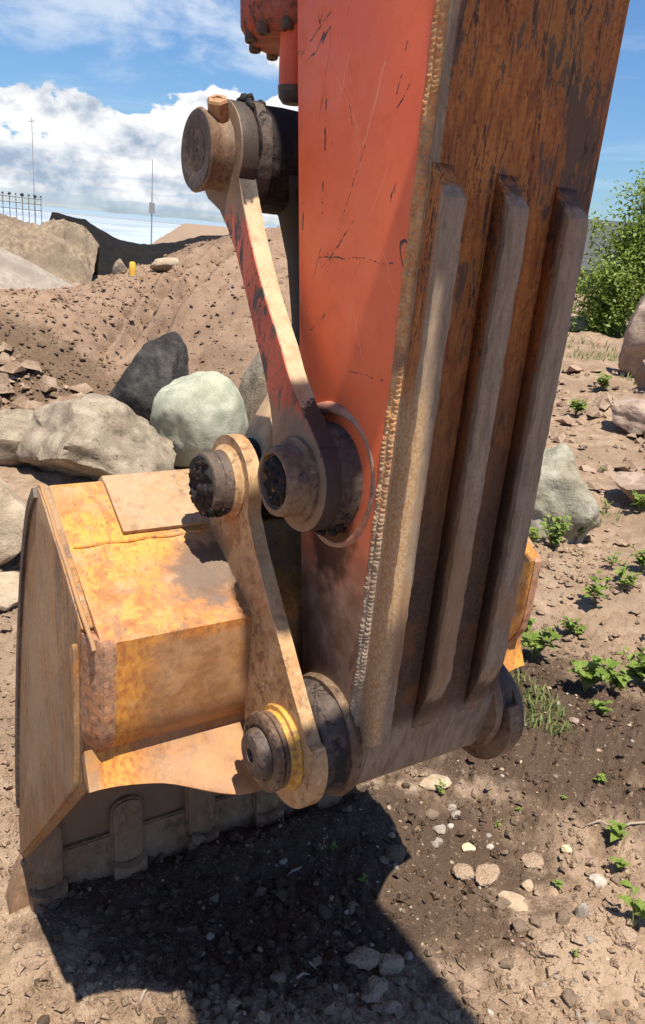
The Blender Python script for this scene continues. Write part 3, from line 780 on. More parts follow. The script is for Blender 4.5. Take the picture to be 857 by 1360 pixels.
# cover plate welded on the top
obj('cover_plate', sheet([(.142, 1.1455), (.19, 1.1705), (.236, 1.1945), (.258, 1.2025), (.278, 1.1885), (.310, 1.148)], .007, -.372, .36, .002), M['cover'], bk)
obj('seam_weld', tube([(x, .131 + .002 * sin(x * 90), 1.139) for x in np.linspace(BX0 + .02, -.24, 60)], .0035, 8), M['bucket'], bk)
obj('corner_weld', tube([(BX0 + .002 + .0006 * sin(k * 1.3), a, b) for k, (a, b) in enumerate(rnd_line(outer[7:14], 6))], .0035, 8), M['bucket'], bk)
# lip plate and adapters seen on the inside of the floor
half = [(.478, .148), (.492, .118), (.508, .07), (.522, .02), (.530, -.03), (.532, -.085)]
ol = [(-a, z) for a, z in half] + [(a - .022, z) for a, z in half[::-1]]
bm = bmesh.new()
fa = [bm.verts.new((x, .531 + .14 * z, z)) for x, z in ol]
fb = [bm.verts.new((x, .590 + .05 * z, z)) for x, z in ol]
bm.faces.new(fa); bm.faces.new(fb[::-1])
for i in range(len(ol)):
    bm.faces.new((fa[i], fb[i], fb[(i + 1) % len(ol)], fa[(i + 1) % len(ol)]))
bmesh.ops.bevel(bm, geom=[e for e in bm.edges if abs(e.verts[0].co.z - e.verts[1].co.z) > .001 or e.verts[0].co.z > .1], offset=.004, segments=2, affect='EDGES')
obj('lip_plate', bm, M['lip'], bk)
for k in range(5):
    xc = -.430 + .2035 * k
    def arch(y0, y1):
        pass
    n = 12
    out = [(xc - .041, -.06), (xc + .041, -.06), (xc + .043, .215)] + [(xc + .043 * cos(R(a)), .215 + .035 * sin(R(a))) for a in range(15, 180, 15)] + [(xc - .043, .215)]
    bm = bmesh.new()
    f = [bm.verts.new((x, .519 + .25 * max(z, 0) * .32 + (.012 if z > .2 else 0) - .008 * (1 - ((x - xc) / .043) ** 2), z)) for x, z in out]
    b = [bm.verts.new((x, .63, z)) for x, z in out]
    bm.faces.new(f)
    for i in range(len(out)):
        bm.faces.new((f[i], f[(i + 1) % len(out)], b[(i + 1) % len(out)], b[i]))
    bmesh.ops.bevel(bm, geom=[e for e in bm.edges if e.verts[0].co.y < .61 and e.verts[1].co.y < .61], offset=.006, segments=2, affect='EDGES')
    ad = obj('tooth_adapter', bm, M['lip'], bk, 50)
    bm = bmesh.new()
    pts = [(xc - .0435, .514, .078), (xc - .02, .507, .068), (xc, .506, .065), (xc + .02, .507, .068), (xc + .0435, .514, .078)]
    rings = []
    for (x, y, z) in pts:
        rings.append([bm.verts.new(q) for q in ((x, y + .02, z), (x, y, z - .004), (x, y - .010, z - .16), (x, y + .04, z - .18))])
    for a, b in zip(rings, rings[1:]):
        for i in range(4):
            bm.faces.new((a[i], a[(i + 1) % 4], b[(i + 1) % 4], b[i]))
    bm.faces.new(rings[0][::-1]); bm.faces.new(rings[-1])
    obj('bucket_tooth', bm, M['lip'], bk, 50)
# ears carrying both pins
ear_poly = (arc(p4, .0765, 160, -8, 18)[::-1] + arc(p4, .0765, 160, 192, 4)[1:] + [(.004, 1.212), (-.030, 1.166), (-.10, 1.083), (-.17, 1.001), (-.2265, .9345)]
            + arc(p1, .0945, 150, 292, 18) + [(-.09, .800), (-.03, .86), (-.02, 1.0), (.0, 1.06), (.17, 1.15)])
for s in (-1, 1):
    xa, xb = (-.22, -.197) if s < 0 else (.164, .19)
    ep = ear_poly if s < 0 else [(a - .012, b - .028) for a, b in ear_poly]
    ear = obj('bucket_ear', prism(ep, xa, xb, .003), M['tan'] if s < 0 else M['brownsteel'], bk)
    if s > 0:
        c1 = (p1[0] - .012, p1[1] - .028)
        obj('pin_washer', lathe([(.188, .03), (.188, .090), (.196, .092), (.204, .088), (.204, .03)], c1, 56, amp=.001), M['darksteel'], bk)
        obj('pin_cap', lathe([(.202, .05), (.214, .05), (.218, .04), (.218, 0)], c1, 40), M['darksteel'], bk)
        continue
    # lower pin stack
    obj('pin_collar', lathe([(s * .219, .03), (s * .219, .064), (s * .2225, .066), (s * .228, .064), (s * .229, .058), (s * .237, .058), (s * .238, .054), (s * .238, .03)], p1, 56, amp=.0009, freq=60), M['yellow'], bk)
    obj('pin_spacer', lathe([(s * .237, .03), (s * .237, .057), (s * .239, .059), (s * .2455, .059), (s * .247, .056), (s * .247, .03)], p1, 56, amp=.0005, freq=60), M['brownsteel'], bk)
    obj('pin_washer', lathe([(s * .247, .03), (s * .2475, .058), (s * .2495, .0605), (s * .256, .0605), (s * .259, .057), (s * .259, .043), (s * .2565, .041), (s * .2565, .03)], p1, 56, amp=.0005, freq=60), M['brownsteel'], bk)
    obj('pin_cap', lathe([(s * .255, .03), (s * .255, .0385), (s * .268, .0375), (s * .2745, .032), (s * .276, .022), (s * .276, .011), (s * .268, .010), (s * .268, 0)], p1, 44, amp=.0005, freq=60), M['darksteel'], bk)
    obj('grease_clot', lumps([(s * .256, p1[0] + .047 * cos(R(a)), p1[1] + .047 * sin(R(a)), r) for a, r in ((285, .007), (300, .006), (20, .006), (5, .005), (-10, .005))]), M['grease'], bk, 180)['kind'] = 'stuff'
    # upper pin, thick with grease
    obj('pin_collar', lathe([(s * .218, .03), (s * .218, .060), (s * .223, .062), (s * .228, .056), (s * .232, .054), (s * .232, .03)], p4, 56, amp=.001, freq=60), M['tan'], bk)
    obj('pin_cap', lathe([(s * .231, .03), (s * .231, .0525), (s * .245, .0515), (s * .246, .050), (s * .256, .051), (s * .2635, .050), (s * .2655, .046), (s * .2655, 0)], p4, 56, amp=.0008, freq=60), M['darksteel'], bk)
    random.seed(11)
    sp = []
    link_mesh('grease_plug', grease_face(s, .2675, p4, .0475, .0075, 9, .005), M['grease'], bk, 180)
    for q in range(60):
        a = R(random.uniform(215, 325))
        sp.append((s * random.uniform(.238, .265), p4[0] + .050 * cos(a), p4[1] + .050 * sin(a), random.uniform(.002, .0055)))
    obj('grease_clot', lumps(sp, seed=2), M['grease'], bk, 180)['kind'] = 'stuff'
# ================================================================== GROUND
def ground_h(X, Y):
    X = np.asarray(X, float); Y = np.asarray(Y, float)
    r = np.hypot(X, Y)
    fade = 1 / (1 + (r / 9.0) ** 2)
    h = .020 * fbm(X * 1.3, Y * 1.3, .5, 3) * (1 + np.minimum(r, 16) / 4)
    h = h + .011 * fbm(X * 7, Y * 7, 1.5, 4, .6) * np.clip(.5 + fade, 0, 1)
    rug = np.clip(.5 + .9 * vnoise(X * 2.1 + 4, Y * 2.1, 3.0), 0.08, 1.3)
    h = h + .012 * rug * np.abs(fbm(X * 24, Y * 24, 2.5, 3, .6)) * fade * 2.1
    h = h + .0045 * fbm(X * 80, Y * 80, 4.5, 2, .6) * fade
    # machine coordinates: soil heaped against the bucket lip and a tramped hollow beside the arm
    dx, dy = X - ORG.x, Y - ORG.y
    mx = dx * sin(TH) + dy * cos(TH); my = -dx * cos(TH) + dy * sin(TH)
    lip = np.exp(-((my - .475) / .085) ** 2) * (.45 * sstep(mx, -.56, -.38) + .55 * sstep(mx, -.35, .15)) * (1 - sstep(mx, .5, .75))
    h = h + lip * (.045 + .02 * vnoise(X * 9, Y * 9, 8.))
    h = h - .03 * np.exp(-((mx - .55) / .35) ** 2 - ((my - .75) / .4) ** 2)
    h = h + .05 * np.exp(-((X - 1.25) / .35) ** 2 - ((Y - 2.35) / .22) ** 2)
    h = h + .05 * np.exp(-((X - .78) / .25) ** 2 - ((Y - 1.50) / .16) ** 2)
    # the dirt climbs gently on the right
    h = h + .22 * sstep(X, 1.6, 4.5) * sstep(Y, 4.0, 9.0) * (1 + .5 * vnoise(X * .6, Y * .6, 1.0))
    h = h + .06 * sstep(r, 4, 9) * fbm(X * 1.9, Y * 1.9, 6., 4, .55)
    h = h * (1 - .0 * r) - 2.2 * sstep(r, 28, 60) * sstep(-X - .2 * Y, -2, 8)
    return h

def build_ground():
    ang = np.concatenate([np.linspace(-180, -48, 60, endpoint=False), np.linspace(-48, 50, 640, endpoint=False), np.linspace(50, 180, 60, endpoint=False)])
    rad = [.30]
    while rad[-1] < 1500:
        k = 1.0085 if rad[-1] < 8 else (1.02 if rad[-1] < 60 else 1.12)
        rad.append(rad[-1] * k)
    rad = np.array(rad)
    A, Rr = np.meshgrid(np.radians(ang), rad)
    X = Rr * np.sin(A); Y = Rr * np.cos(A)
    Zh = ground_h(X, Y)
    V = np.stack([X, Y, Zh], -1).reshape(-1, 3)
    n, m = X.shape
    F = gridfaces(n, m, True)
    V = np.vstack([V, [[0, 0, float(ground_h(0, 0))]]])
    me = npmesh('ground', V, F[:, ::-1])
    bm = bmesh.new(); bm.from_mesh(me); bm.verts.ensure_lookup_table()
    c = bm.verts[n * m]
    for j in range(m):
        bm.faces.new((c, bm.verts[j], bm.verts[(j + 1) % m]))
    bmesh.ops.recalc_face_normals(bm, faces=bm.faces)
    bm.to_mesh(me); bm.free()
    return me

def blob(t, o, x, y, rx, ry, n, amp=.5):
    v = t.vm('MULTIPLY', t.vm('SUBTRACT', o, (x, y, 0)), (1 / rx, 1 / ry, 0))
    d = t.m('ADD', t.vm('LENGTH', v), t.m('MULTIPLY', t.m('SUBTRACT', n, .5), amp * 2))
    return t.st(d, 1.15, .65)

def soil(dry, pale, wet_shade, blobs=(), scale=1.0, grit=True):
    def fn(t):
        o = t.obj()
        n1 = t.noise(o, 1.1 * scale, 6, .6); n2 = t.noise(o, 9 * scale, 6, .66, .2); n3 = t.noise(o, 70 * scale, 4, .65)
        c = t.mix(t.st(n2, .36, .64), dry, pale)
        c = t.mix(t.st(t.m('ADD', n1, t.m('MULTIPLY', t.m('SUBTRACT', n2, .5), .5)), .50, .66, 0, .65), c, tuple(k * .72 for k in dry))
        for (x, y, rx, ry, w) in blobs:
            c = t.mix(t.m('MULTIPLY', blob(t, o, x, y, rx, ry, n2), w), c, t.mix(n3, tuple(k * .8 for k in wet_shade), tuple(k * 1.35 for k in wet_shade)))
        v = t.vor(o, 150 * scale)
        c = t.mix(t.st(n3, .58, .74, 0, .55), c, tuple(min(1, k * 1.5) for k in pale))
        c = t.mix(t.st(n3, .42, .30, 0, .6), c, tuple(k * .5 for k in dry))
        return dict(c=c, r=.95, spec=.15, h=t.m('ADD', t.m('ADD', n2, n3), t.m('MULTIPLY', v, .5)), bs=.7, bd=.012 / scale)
    return fn
wb = mw(.75, .75); shade_spot = mw(.35, .30)
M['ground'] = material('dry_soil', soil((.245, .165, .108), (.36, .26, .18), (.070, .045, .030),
                                        [(.86, 2.45, .62, .55, .95), (.45, 2.9, .7, .8, .8), (.55, 1.85, .30, .22, .6), (-.2, 1.55, .55, .35, .85), (shade_spot.x, shade_spot.y, .55, .40, .9), (-.05, 1.45, .45, .22, .8), (1.25, 1.85, .25, .35, .5)]))  # moist patch at right; blobs under the bucket paint its shade darker
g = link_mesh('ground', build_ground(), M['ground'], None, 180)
tag(g, 'uneven brown soil strewn with clods and pebbles', 'ground', kind='structure')

# ---- soil mound behind the boulders, with dozer track lines
def loft_mound(name, ridge, base, back, mat, label, nu=180, nv=90, amp=.05, tracks=False, seed=0):
    def interp(P, u):
        P = np.array(P, float); t = np.linspace(0, 1, len(P))
        return np.stack([np.interp(u, t, P[:, i]) for i in range(3)], -1)
    u = np.linspace(0, 1, nu); v = np.linspace(0, 1, nv)
    b = interp(base, u)[None]; r_ = interp(ridge, u)[None]; k = interp(back, u)[None]
    s = v[:, None, None]
    f1 = np.clip(s / .7, 0, 1); f2 = np.clip((s - .7) / .3, 0, 1)
    P = b + (r_ - b) * f1 + (k - r_) * f2
    prof = np.where(s < .7, np.sin(f1 * pi / 2) ** 1.15 * .55 + f1 * .45, 1 - f2 ** 1.6)
    Z0 = b[..., 2] + (r_[..., 2] - b[..., 2]) * prof[..., 0] * (s[..., 0] < .7) 
    Z0 = np.where(s[..., 0] < .7, Z0, k[..., 2] + (r_[..., 2] - k[..., 2]) * prof[..., 0])
    X, Y = P[..., 0], P[..., 1]
    edge = np.sin(np.clip(v, 0, 1) * pi)[:, None] ** .5
    Z = Z0 + amp * edge * (fbm(X * 1.1 + seed, Y * 1.1, 0, 4) + .5 * fbm(X * 6, Y * 6, seed, 4, .6))
    if tracks:
        uu = np.broadcast_to(u[None], X.shape); vv = np.broadcast_to(v[:, None], X.shape)
        for k_ in range(3):
            c_ = .36 + .055 * k_ + .33 * vv
            Z = Z - .075 * np.exp(-((uu - c_) / .012) ** 2) * sstep(vv, .2, .32) * (1 - sstep(vv, .58, .7)) * (1 + .6 * np.sin(vv * 160))
            Z = Z + .06 * np.exp(-((uu - c_ - .025) / .012) ** 2) * sstep(vv, .2, .32) * (1 - sstep(vv, .58, .7))
    me = npmesh(name, np.stack([X, Y, Z], -1).reshape(-1, 3), gridfaces(nv, nu))
    o = link_mesh(name, me, mat, None, 180)
    return tag(o, label, name.split('_')[-1], kind='structure')
M['mound'] = material('loose_brown_soil', soil((.235, .152, .100), (.315, .215, .148), (.12, .08, .05), [(-2.6, 6.4, 1.3, .7, .9), (-1.0, 7.0, .5, .35, .4)], .75))
M['gravel_pile'] = material('pale_gravel', soil((.27, .225, .18), (.37, .315, .26), (.15, .125, .1), [], 1.2))
M['sand'] = material('sandy_bank', soil((.185, .14, .10), (.31, .235, .16), (.10, .08, .06), [], 1.1))
M['grey_soil'] = material('grey_spoil', soil((.21, .17, .14), (.29, .24, .20), (.1, .08, .07), [], .6))
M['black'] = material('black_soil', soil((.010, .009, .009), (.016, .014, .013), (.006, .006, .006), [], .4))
loft_mound('soil_mound', [(-7.0, 6.3, .55), (-4.4, 7.0, .74), (-3.18, 7.45, .86), (-2.7, 8.1, .92), (-2.43, 8.7, 1.05), (-2.25, 9.2, 1.14), (-1.85, 9.8, 1.40), (-1.23, 9.92, 1.60), (-.3, 10.0, 1.72), (1.0, 9.6, 1.45), (2.2, 9.2, .6)],
           [(-6.5, 4.2, -.08), (-4.2, 4.9, -.08), (-3.2, 5.3, -.08), (-2.7, 5.7, -.08), (-2.3, 6.0, -.08), (-1.9, 6.2, -.08), (-1.4, 6.2, -.08), (-.7, 6.1, -.08), (.1, 6.1, -.08), (1.0, 6.6, -.08), (1.9, 8.0, -.08)],
           [(-8, 9, -.2), (-5.6, 10, -.2), (-4.2, 11, -.2), (-3.9, 11.5, -.2), (-3.6, 12, -.2), (-3.3, 12.5, -.2), (-2.9, 13, -.2), (-2, 13, -.2), (-.5, 13, -.2), (1.4, 12.5, -.2), (2.6, 11, -.2)],
           M['mound'], 'brown soil mound with diagonal track marks', 300, 150, .055, True)
loft_mound('gravel_slope', [(-9, 12, 1.7), (-5.75, 12.6, 1.12), (-5.0, 12.9, .80), (-4.3, 13.2, .38), (-3.4, 13.4, .0)],
           [(-8.5, 9.5, -.1), (-6.2, 10.3, -.1), (-5.1, 10.8, -.1), (-4.0, 11.4, -.1), (-3.3, 12.4, -.1)],
           [(-11, 15, -.1), (-8, 15, -.1), (-6.5, 15, -.1), (-5, 15, -.1), (-3.5, 14.4, -.1)], M['gravel_pile'], 'pale gravel slope at left edge', 120, 50, .02)
loft_mound('sand_bank', [(-12, 19, 1.50), (-8.9, 20.4, 1.38), (-8.0, 20.8, 1.30), (-7.3, 21, 1.36), (-6.9, 21.1, 1.22), (-6.5, 21.2, .75)],
           [(-11, 16.5, -.2), (-7.9, 17.5, -.2), (-7.2, 17.8, -.2), (-6.6, 18.2, -.2), (-6.2, 18.6, -.2), (-6.1, 19, -.2)],
           [(-14, 25, -.3), (-10.5, 25, -.3), (-9.8, 25, -.3), (-8.6, 24, -.3), (-7.6, 23.5, -.3), (-7.0, 22.6, -.3)], M['sand'], 'sandy cut bank under the fence', 160, 90, .13)
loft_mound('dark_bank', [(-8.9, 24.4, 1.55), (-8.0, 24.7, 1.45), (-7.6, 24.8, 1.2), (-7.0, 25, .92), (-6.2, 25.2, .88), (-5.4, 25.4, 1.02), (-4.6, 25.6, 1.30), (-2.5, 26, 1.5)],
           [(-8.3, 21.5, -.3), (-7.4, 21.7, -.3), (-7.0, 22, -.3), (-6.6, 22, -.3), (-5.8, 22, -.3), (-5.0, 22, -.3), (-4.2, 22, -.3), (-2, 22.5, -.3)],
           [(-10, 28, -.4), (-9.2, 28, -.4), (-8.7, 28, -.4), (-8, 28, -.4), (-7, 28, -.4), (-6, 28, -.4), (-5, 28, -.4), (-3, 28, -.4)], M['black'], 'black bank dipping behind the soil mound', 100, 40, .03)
# pale water far down behind the black bank
def m_water(t):
    o = t.obj()
    n = t.noise(t.sc(o, .04, .012, 1), 1, 5, .6)
    return dict(c=t.mix(t.st(n, .42, .6), (.30, .36, .42), (.50, .55, .60)), r=.22, h=t.noise(o, .6, 3, .6), bs=.1, bd=.3)
V = [(-260, 62, -1.7), (40, 62, -1.7), (60, 900, -1.7), (-600, 900, -1.7)]
tag(link_mesh('lake', npmesh('lake', V, [(0, 1, 2, 3)]), material('pale_water', m_water), None), 'pale water behind the black bank', 'water', kind='structure')
# blue hills on the far shore
n = 160; V = []
for i in range(n):
    a = R(-60 + 115 * i / (n - 1)); d = 1250
    hgt = 8 + 10 * float(fbm(i * .06, 2.2, 0, 4)) + 4
    for q, z in enumerate((-6, max(hgt, 1) * .7, max(hgt, 1), -6)):
        V.append(((d + q * 30) * sin(a), (d + q * 30) * cos(a), z))
tag(link_mesh('hills', npmesh('hills', V, gridfaces(n, 4)), material('far_hills', lambda t: dict(c=(.20, .27, .33), r=1.0)), None), 'low blue hills on the horizon', 'hills', kind='structure')

# ================================================================== ROCKS
def rock_me(name, seed, dims, sub=5, cuts=7, rough=.06, round_=.5, fine=.014):
    bm = bmesh.new()
    bmesh.ops.create_icosphere(bm, subdivisions=sub, radius=1)
    V = np.array([v.co[:] for v in bm.verts])
    rs = np.random.RandomState(seed)
    for k in range(cuts):
        nrm = rs.randn(3); nrm /= np.linalg.norm(nrm)
        d = rs.uniform(.60, .88)
        e = V @ nrm - d
        V = V - np.where(e > 0, e * (1 - .10 * round_), 0)[:, None] * nrm
    L = V / np.linalg.norm(V, axis=1, keepdims=True)
    V = V * (1 + rough * fbm(L[:, 0] * 1.7 + seed, L[:, 1] * 1.7, L[:, 2] * 1.7, 3) + fine * fbm(L[:, 0] * 8 + seed, L[:, 1] * 8, L[:, 2] * 8, 4, .6))[:, None]
    V = V * np.array(dims)
    for v, c in zip(bm.verts, V): v.co = c
    me = bpy.data.meshes.new(name)
    bm.to_mesh(me); bm.free()
    return me
def stone(c1, c2, dark=.5, scale=6.0, veins=False, bump=.5):
    def fn(t):
        o = t.obj()
        n1 = t.noise(o, scale, 6, .65, .3); n2 = t.noise(o, scale * 9, 5, .65); n3 = t.noise(o, scale * .4, 3, .5)
        c = t.mix(t.st(n1, .35, .66), c1, c2)
        c = t.mix(t.st(n2, .55, .72, 0, .5), c, tuple(min(1, k * 1.3) for k in c2))
        c = t.mix(t.st(n2, .44, .30, 0, dark), c, tuple(k * .4 for k in c1))
        c = t.mix(t.st(n3, .52, .64, 0, .45), c, tuple(k * .62 for k in c1))
        if veins:
            c = t.mix(t.st(t.m('ABSOLUTE', t.m('SUBTRACT', t.noise(o, scale * .7, 3, .5, .8), .5)), .02, .0, 0, .7), c, (.55, .54, .5))
        return dict(c=c, r=.85, spec=.25, h=t.m('ADD', n1, t.m('MULTIPLY', n2, .5)), bs=bump, bd=.1 / scale)
    return fn
M['rubble'] = material('broken_soil_rubble', stone((.20, .13, .085), (.36, .26, .18), .8, 5, False, .9))
M['st_grey'] = material('warm_grey_stone', stone((.20, .155, .108), (.37, .305, .225), .8, 7, False, 1.0))
M['st_green'] = material('pale_green_stone', stone((.30, .31, .225), (.43, .43, .33), .35, 9, False, .6))
M['st_dark'] = material('dark_slate_stone', stone((.026, .023, .022), (.105, .098, .09), .6, 3, False, .9))
M['st_tan'] = material('tan_stone', stone((.33, .25, .165), (.50, .40, .285), .5, 6, False, .8))
M['st_pink'] = material('pinkish_stone', stone((.27, .19, .14), (.43, .325, .25), .7, 5, False, 1.0))
M['st_white'] = material('white_stone', stone((.36, .315, .255), (.52, .465, .39), .5, 20))
M['st_pale'] = material('pale_veined_stone', stone((.23, .205, .145), (.36, .335, .265), .6, 4, False, .8))
M['peb_grey'] = material('grey_pebble', stone((.25, .205, .165), (.38, .325, .27), .5, 25))
M['peb_tan'] = material('tan_pebble', stone((.34, .25, .16), (.48, .37, .255), .5, 20))
M['peb_yel'] = material('yellowish_pebble', stone((.52, .41, .24), (.64, .54, .36), .3, 20))
M['clod'] = material('soil_clod', soil((.315, .215, .145), (.40, .295, .21), (.1, .07, .05), [], 1.0))
M['clod_dark'] = material('dark_soil_clod', soil((.13, .088, .060), (.19, .135, .095), (.06, .04, .03), [], 1.3))  # darker tone of the clod soil

def put_rock(name, cat, label, seed, x, y, dims, mat, sink=.25, rot=(0, 0, 0), sub=5, cuts=7, group=None, **k):
    me = rock_me(name, seed, dims, sub, cuts, **k)
    o = link_mesh(name, me, mat, None, 38 if sub > 3 else 50)
    o.location = (x, y, float(ground_h(x, y)) + dims[2] * (1 - 2 * sink) * .85)
    o.rotation_euler = rot
    return tag(o, label, cat, group)
put_rock('boulder', 'boulder', 'broad flat grey-brown boulder lying behind the bucket, left of the pale green one', 27, -1.50, 4.80, (.53, .40, .30), M['st_grey'], .12, (0, .05, .15), 5, 7, rough=.12, fine=.022)
put_rock('boulder', 'boulder', 'dark slate boulder standing upright behind the pale green one', 37, -1.47, 6.10, (.36, .33, .52), M['st_dark'], .05, (.0, .18, .5), 5, 22, rough=.04, round_=.1)
put_rock('boulder', 'boulder', 'smooth pale green boulder right of the bucket top', 46, -.93, 5.30, (.335, .30, .37), M['st_green'], .02, (.05, .15, .2), 5, 4, rough=.05, round_=1.0, fine=.012)
put_rock('boulder', 'boulder', 'narrow grey rock wedged between the pale green boulder and the red link', 52, -.57, 5.75, (.15, .2, .46), M['st_grey'], .05, (.1, .1, .3), 4, 7)
put_rock('boulder', 'boulder', 'small grey rock against the left side of the flat boulder', 58, -2.06, 4.95, (.26, .22, .24), M['st_grey'], .15, (0, .2, .6), 4, 7)
put_rock('boulder', 'boulder', 'big light beige boulder cut off by the left edge beside the bucket', 61, -1.72, 3.42, (.42, .40, .34), M['st_tan'], .15, (0, .1, .3), 5, 8)
put_rock('boulder', 'boulder', 'low tan stone under the big beige boulder at left', 66, -1.36, 2.98, (.16, .14, .07), M['st_tan'], .2, (0, 0, .3), 4, 7)
put_rock('boulder', 'boulder', 'pale veined boulder with a shaded notch right of the arm', 75, 1.40, 4.66, (.38, .34, .33), M['st_pale'], .14, (.1, -.35, 1.3), 5, 14, rough=.13)
put_rock('boulder', 'boulder', 'large pinkish grey boulder below the bush at the right edge', 81, 4.50, 11.0, (.78, .7, .85), M['st_pink'], .1, (0, .15, .2), 5, 18)
put_rock('boulder', 'boulder', 'pinkish slab leaning below the large pinkish boulder', 83, 4.0, 9.3, (.5, .5, .32), M['st_pink'], .2, (0, .4, .4), 5, 18)
put_rock('boulder', 'boulder', 'brown slab with a dark undercut at the right edge', 88, 3.08, 7.55, (.50, .45, .22), M['st_pink'], .12, (.2, -.1, .7), 5, 18)
put_rock('boulder', 'boulder', 'half buried brown rock over a weed at the right edge', 91, 2.36, 5.3, (.34, .3, .14), M['st_pink'], .12, (0, .2, .2), 5, 18)
put_rock('boulder', 'boulder', 'yellowish stone lying in front of the bush beside the pink boulder', 95, 5.75, 17.2, (.42, .4, .26), M['st_tan'], .2, (0, 0, .3), 4, 6)
put_rock('boulder', 'boulder', 'pale flat stone against the arm edge in front of the bush', 97, 5.0, 16.6, (.5, .4, .2), M['st_white'], .2, (0, 0, .1), 4, 6)
put_rock('boulder', 'boulder', 'rough brown rubble block left of the dark slate boulder', 99, -1.95, 6.05, (.30, .25, .2), M['mound'], .2, (0, .2, .8), 5, 22, rough=.2, fine=.06)
put_rock('boulder', 'boulder', 'brown rubble block at the left edge above the grey rock', 103, -2.75, 5.75, (.32, .25, .22), M['mound'], .2, (0, .1, .2), 5, 22, rough=.2, fine=.06)
put_rock('boulder', 'boulder', 'pale tan rock on the crest of the soil mound right of the yellow post', 105, -2.02, 9.02, (.19, .13, .09), M['st_tan'], -.0, (0, -.15, .3), 4, 9).location.z = 1.17
put_rock('boulder', 'boulder', 'grey rock standing left of the yellow post on the mound', 107, -2.44, 8.66, (.075, .075, .11), M['st_grey'], -.0, (0, .1, .3), 4, 7).location.z = 1.08
# stones one can point at on the near ground
ns = [('flat pale stone beneath the arm beside a small weed', .445, 2.065, (.058, .036, .016), 'peb_tan', .3),
      ('flat tan stone, largest on the lit soil at right of the shadow', .613, 1.594, (.052, .030, .013), 'peb_tan', -.5),
      ('white faceted stone beside the leafy weed at right', .866, 1.708, (.027, .021, .018), 'st_white', .2),
      ('yellowish pebble at the end of the line of grey pebbles', .518, 1.797, (.022, .018, .013), 'peb_yel', .4),
      ('yellow rounded pebble lying left of the dry twig', .808, 1.819, (.018, .014, .010), 'peb_yel', 0),
      ('rounded tan pebble just above the largest tan stone', .660, 1.665, (.020, .018, .013), 'peb_tan', .9),
      ('thin grey slab standing on edge in the soil at right', .776, 1.570, (.022, .010, .032), 'peb_grey', .2),
      ('grey pebble at the top of the line of pebbles below the arm', .490, 1.965, (.017, .013, .011), 'peb_grey', .2),
      ('pale grey pebble second from the top of the pebble line', .496, 1.917, (.020, .014, .012), 'peb_grey', .7),
      ('rounded grey pebble, largest in the line of pebbles', .440, 1.862, (.022, .017, .014), 'peb_grey', .1),
      ('bluish grey pebble at the bottom of the line of pebbles', .430, 1.809, (.016, .012, .011), 'peb_grey', .5),
      ('pale pebble in the middle of the pebble line', .478, 1.888, (.012, .010, .008), 'st_white', .5),
      ('small white stone touching the right side of the pebble line', .585, 1.812, (.014, .010, .010), 'st_white', .5),
      ('brown stone half sunk in the dark soil near the weeds', 1.0, 2.45, (.022, .022, .018), 'st_pink', .5)]
for i, (lb, x, y, d, mt, rz) in enumerate(ns):
    put_rock('stone', 'stone', lb, 200 + i, x, y, d, M[mt], .34, (0, 0, rz), 4, 8, 'single stones on the near soil', fine=.008, rough=.08, round_=1.0)
# dry cracked clods in the arm's shadow and at right
cl = [('cracked clod, largest of the pair in the shadow', .205, 1.385, (.050, .032, .024), 0), ('cracked clod touching the largest one in the shadow', .265, 1.372, (.036, .030, .024), .5),
      ('flat broken clod nearest the camera in the shadow', .225, 1.300, (.038, .028, .016), .9), ('small clod between the broken clods in the shadow', .262, 1.262, (.024, .020, .015), .2),
      ('rough brown clod below the flat tan stone', .655, 1.450, (.030, .024, .020), .3), ('broad crumbling clod left of the leafy weed', .70, 1.77, (.035, .03, .016), .3),
      ('big crumbling clod under the arm left of the tan pebble', .555, 1.690, (.045, .035, .018), .8), ('pale crumbled clod beside the shadow edge', .49, 1.70, (.034, .028, .016), .1),
      ('jagged clod at the lower right corner', .86, 1.50, (.04, .03, .026), .4), ('dark clod at the edge of the shadow corner', .300, 1.73, (.034, .030, .024), .1)]
for i, (lb, x, y, d, rz) in enumerate(cl):
    put_rock('dirt_clod', 'dirt clod', lb, 300 + i, x, y, d, M['clod'] if 'dark' not in lb else M['clod_dark'], .25, (0, 0, rz), 4, 9, 'dirt clods on the near soil', fine=.05, rough=.12)

# scattered pebbles and crumbs: one object each, alike ones share a label
rs = np.random.RandomState(12)
protos = {}
def proto(kind, k):
    if (kind, k) not in protos:
        if kind == 'clod':
            protos[kind, k] = rock_me('small_clod', 400 + k, (1, .85, .65), 3, 8, rough=.14, fine=.07)
        else:
            protos[kind, k] = rock_me('pebble', 500 + k, (1, .8, .62), 3, 4, rough=.1, fine=.01, round_=1.0)
    return protos[kind, k]
variants = {}
def zone(x, y):
    dx, dy = x - ORG.x, y - ORG.y
    mx = dx * sin(TH) + dy * cos(TH); my = -dx * cos(TH) + dy * sin(TH)
    if math.hypot(x, y) > 2.3: return 'on the open ground behind the bucket'
    if mx < .31 and my < .62 and not (mx < -.24 and my < .2): return 'in the shade under the bucket'
    if mx < -.2: return 'on the lit ground left of the shade'
    if x > .62 and y > 1.85: return 'on the dark moist soil right of the arm'
    if y > 1.72: return 'on the lit soil just below the arm'
    return 'on the lit soil at the lower right'
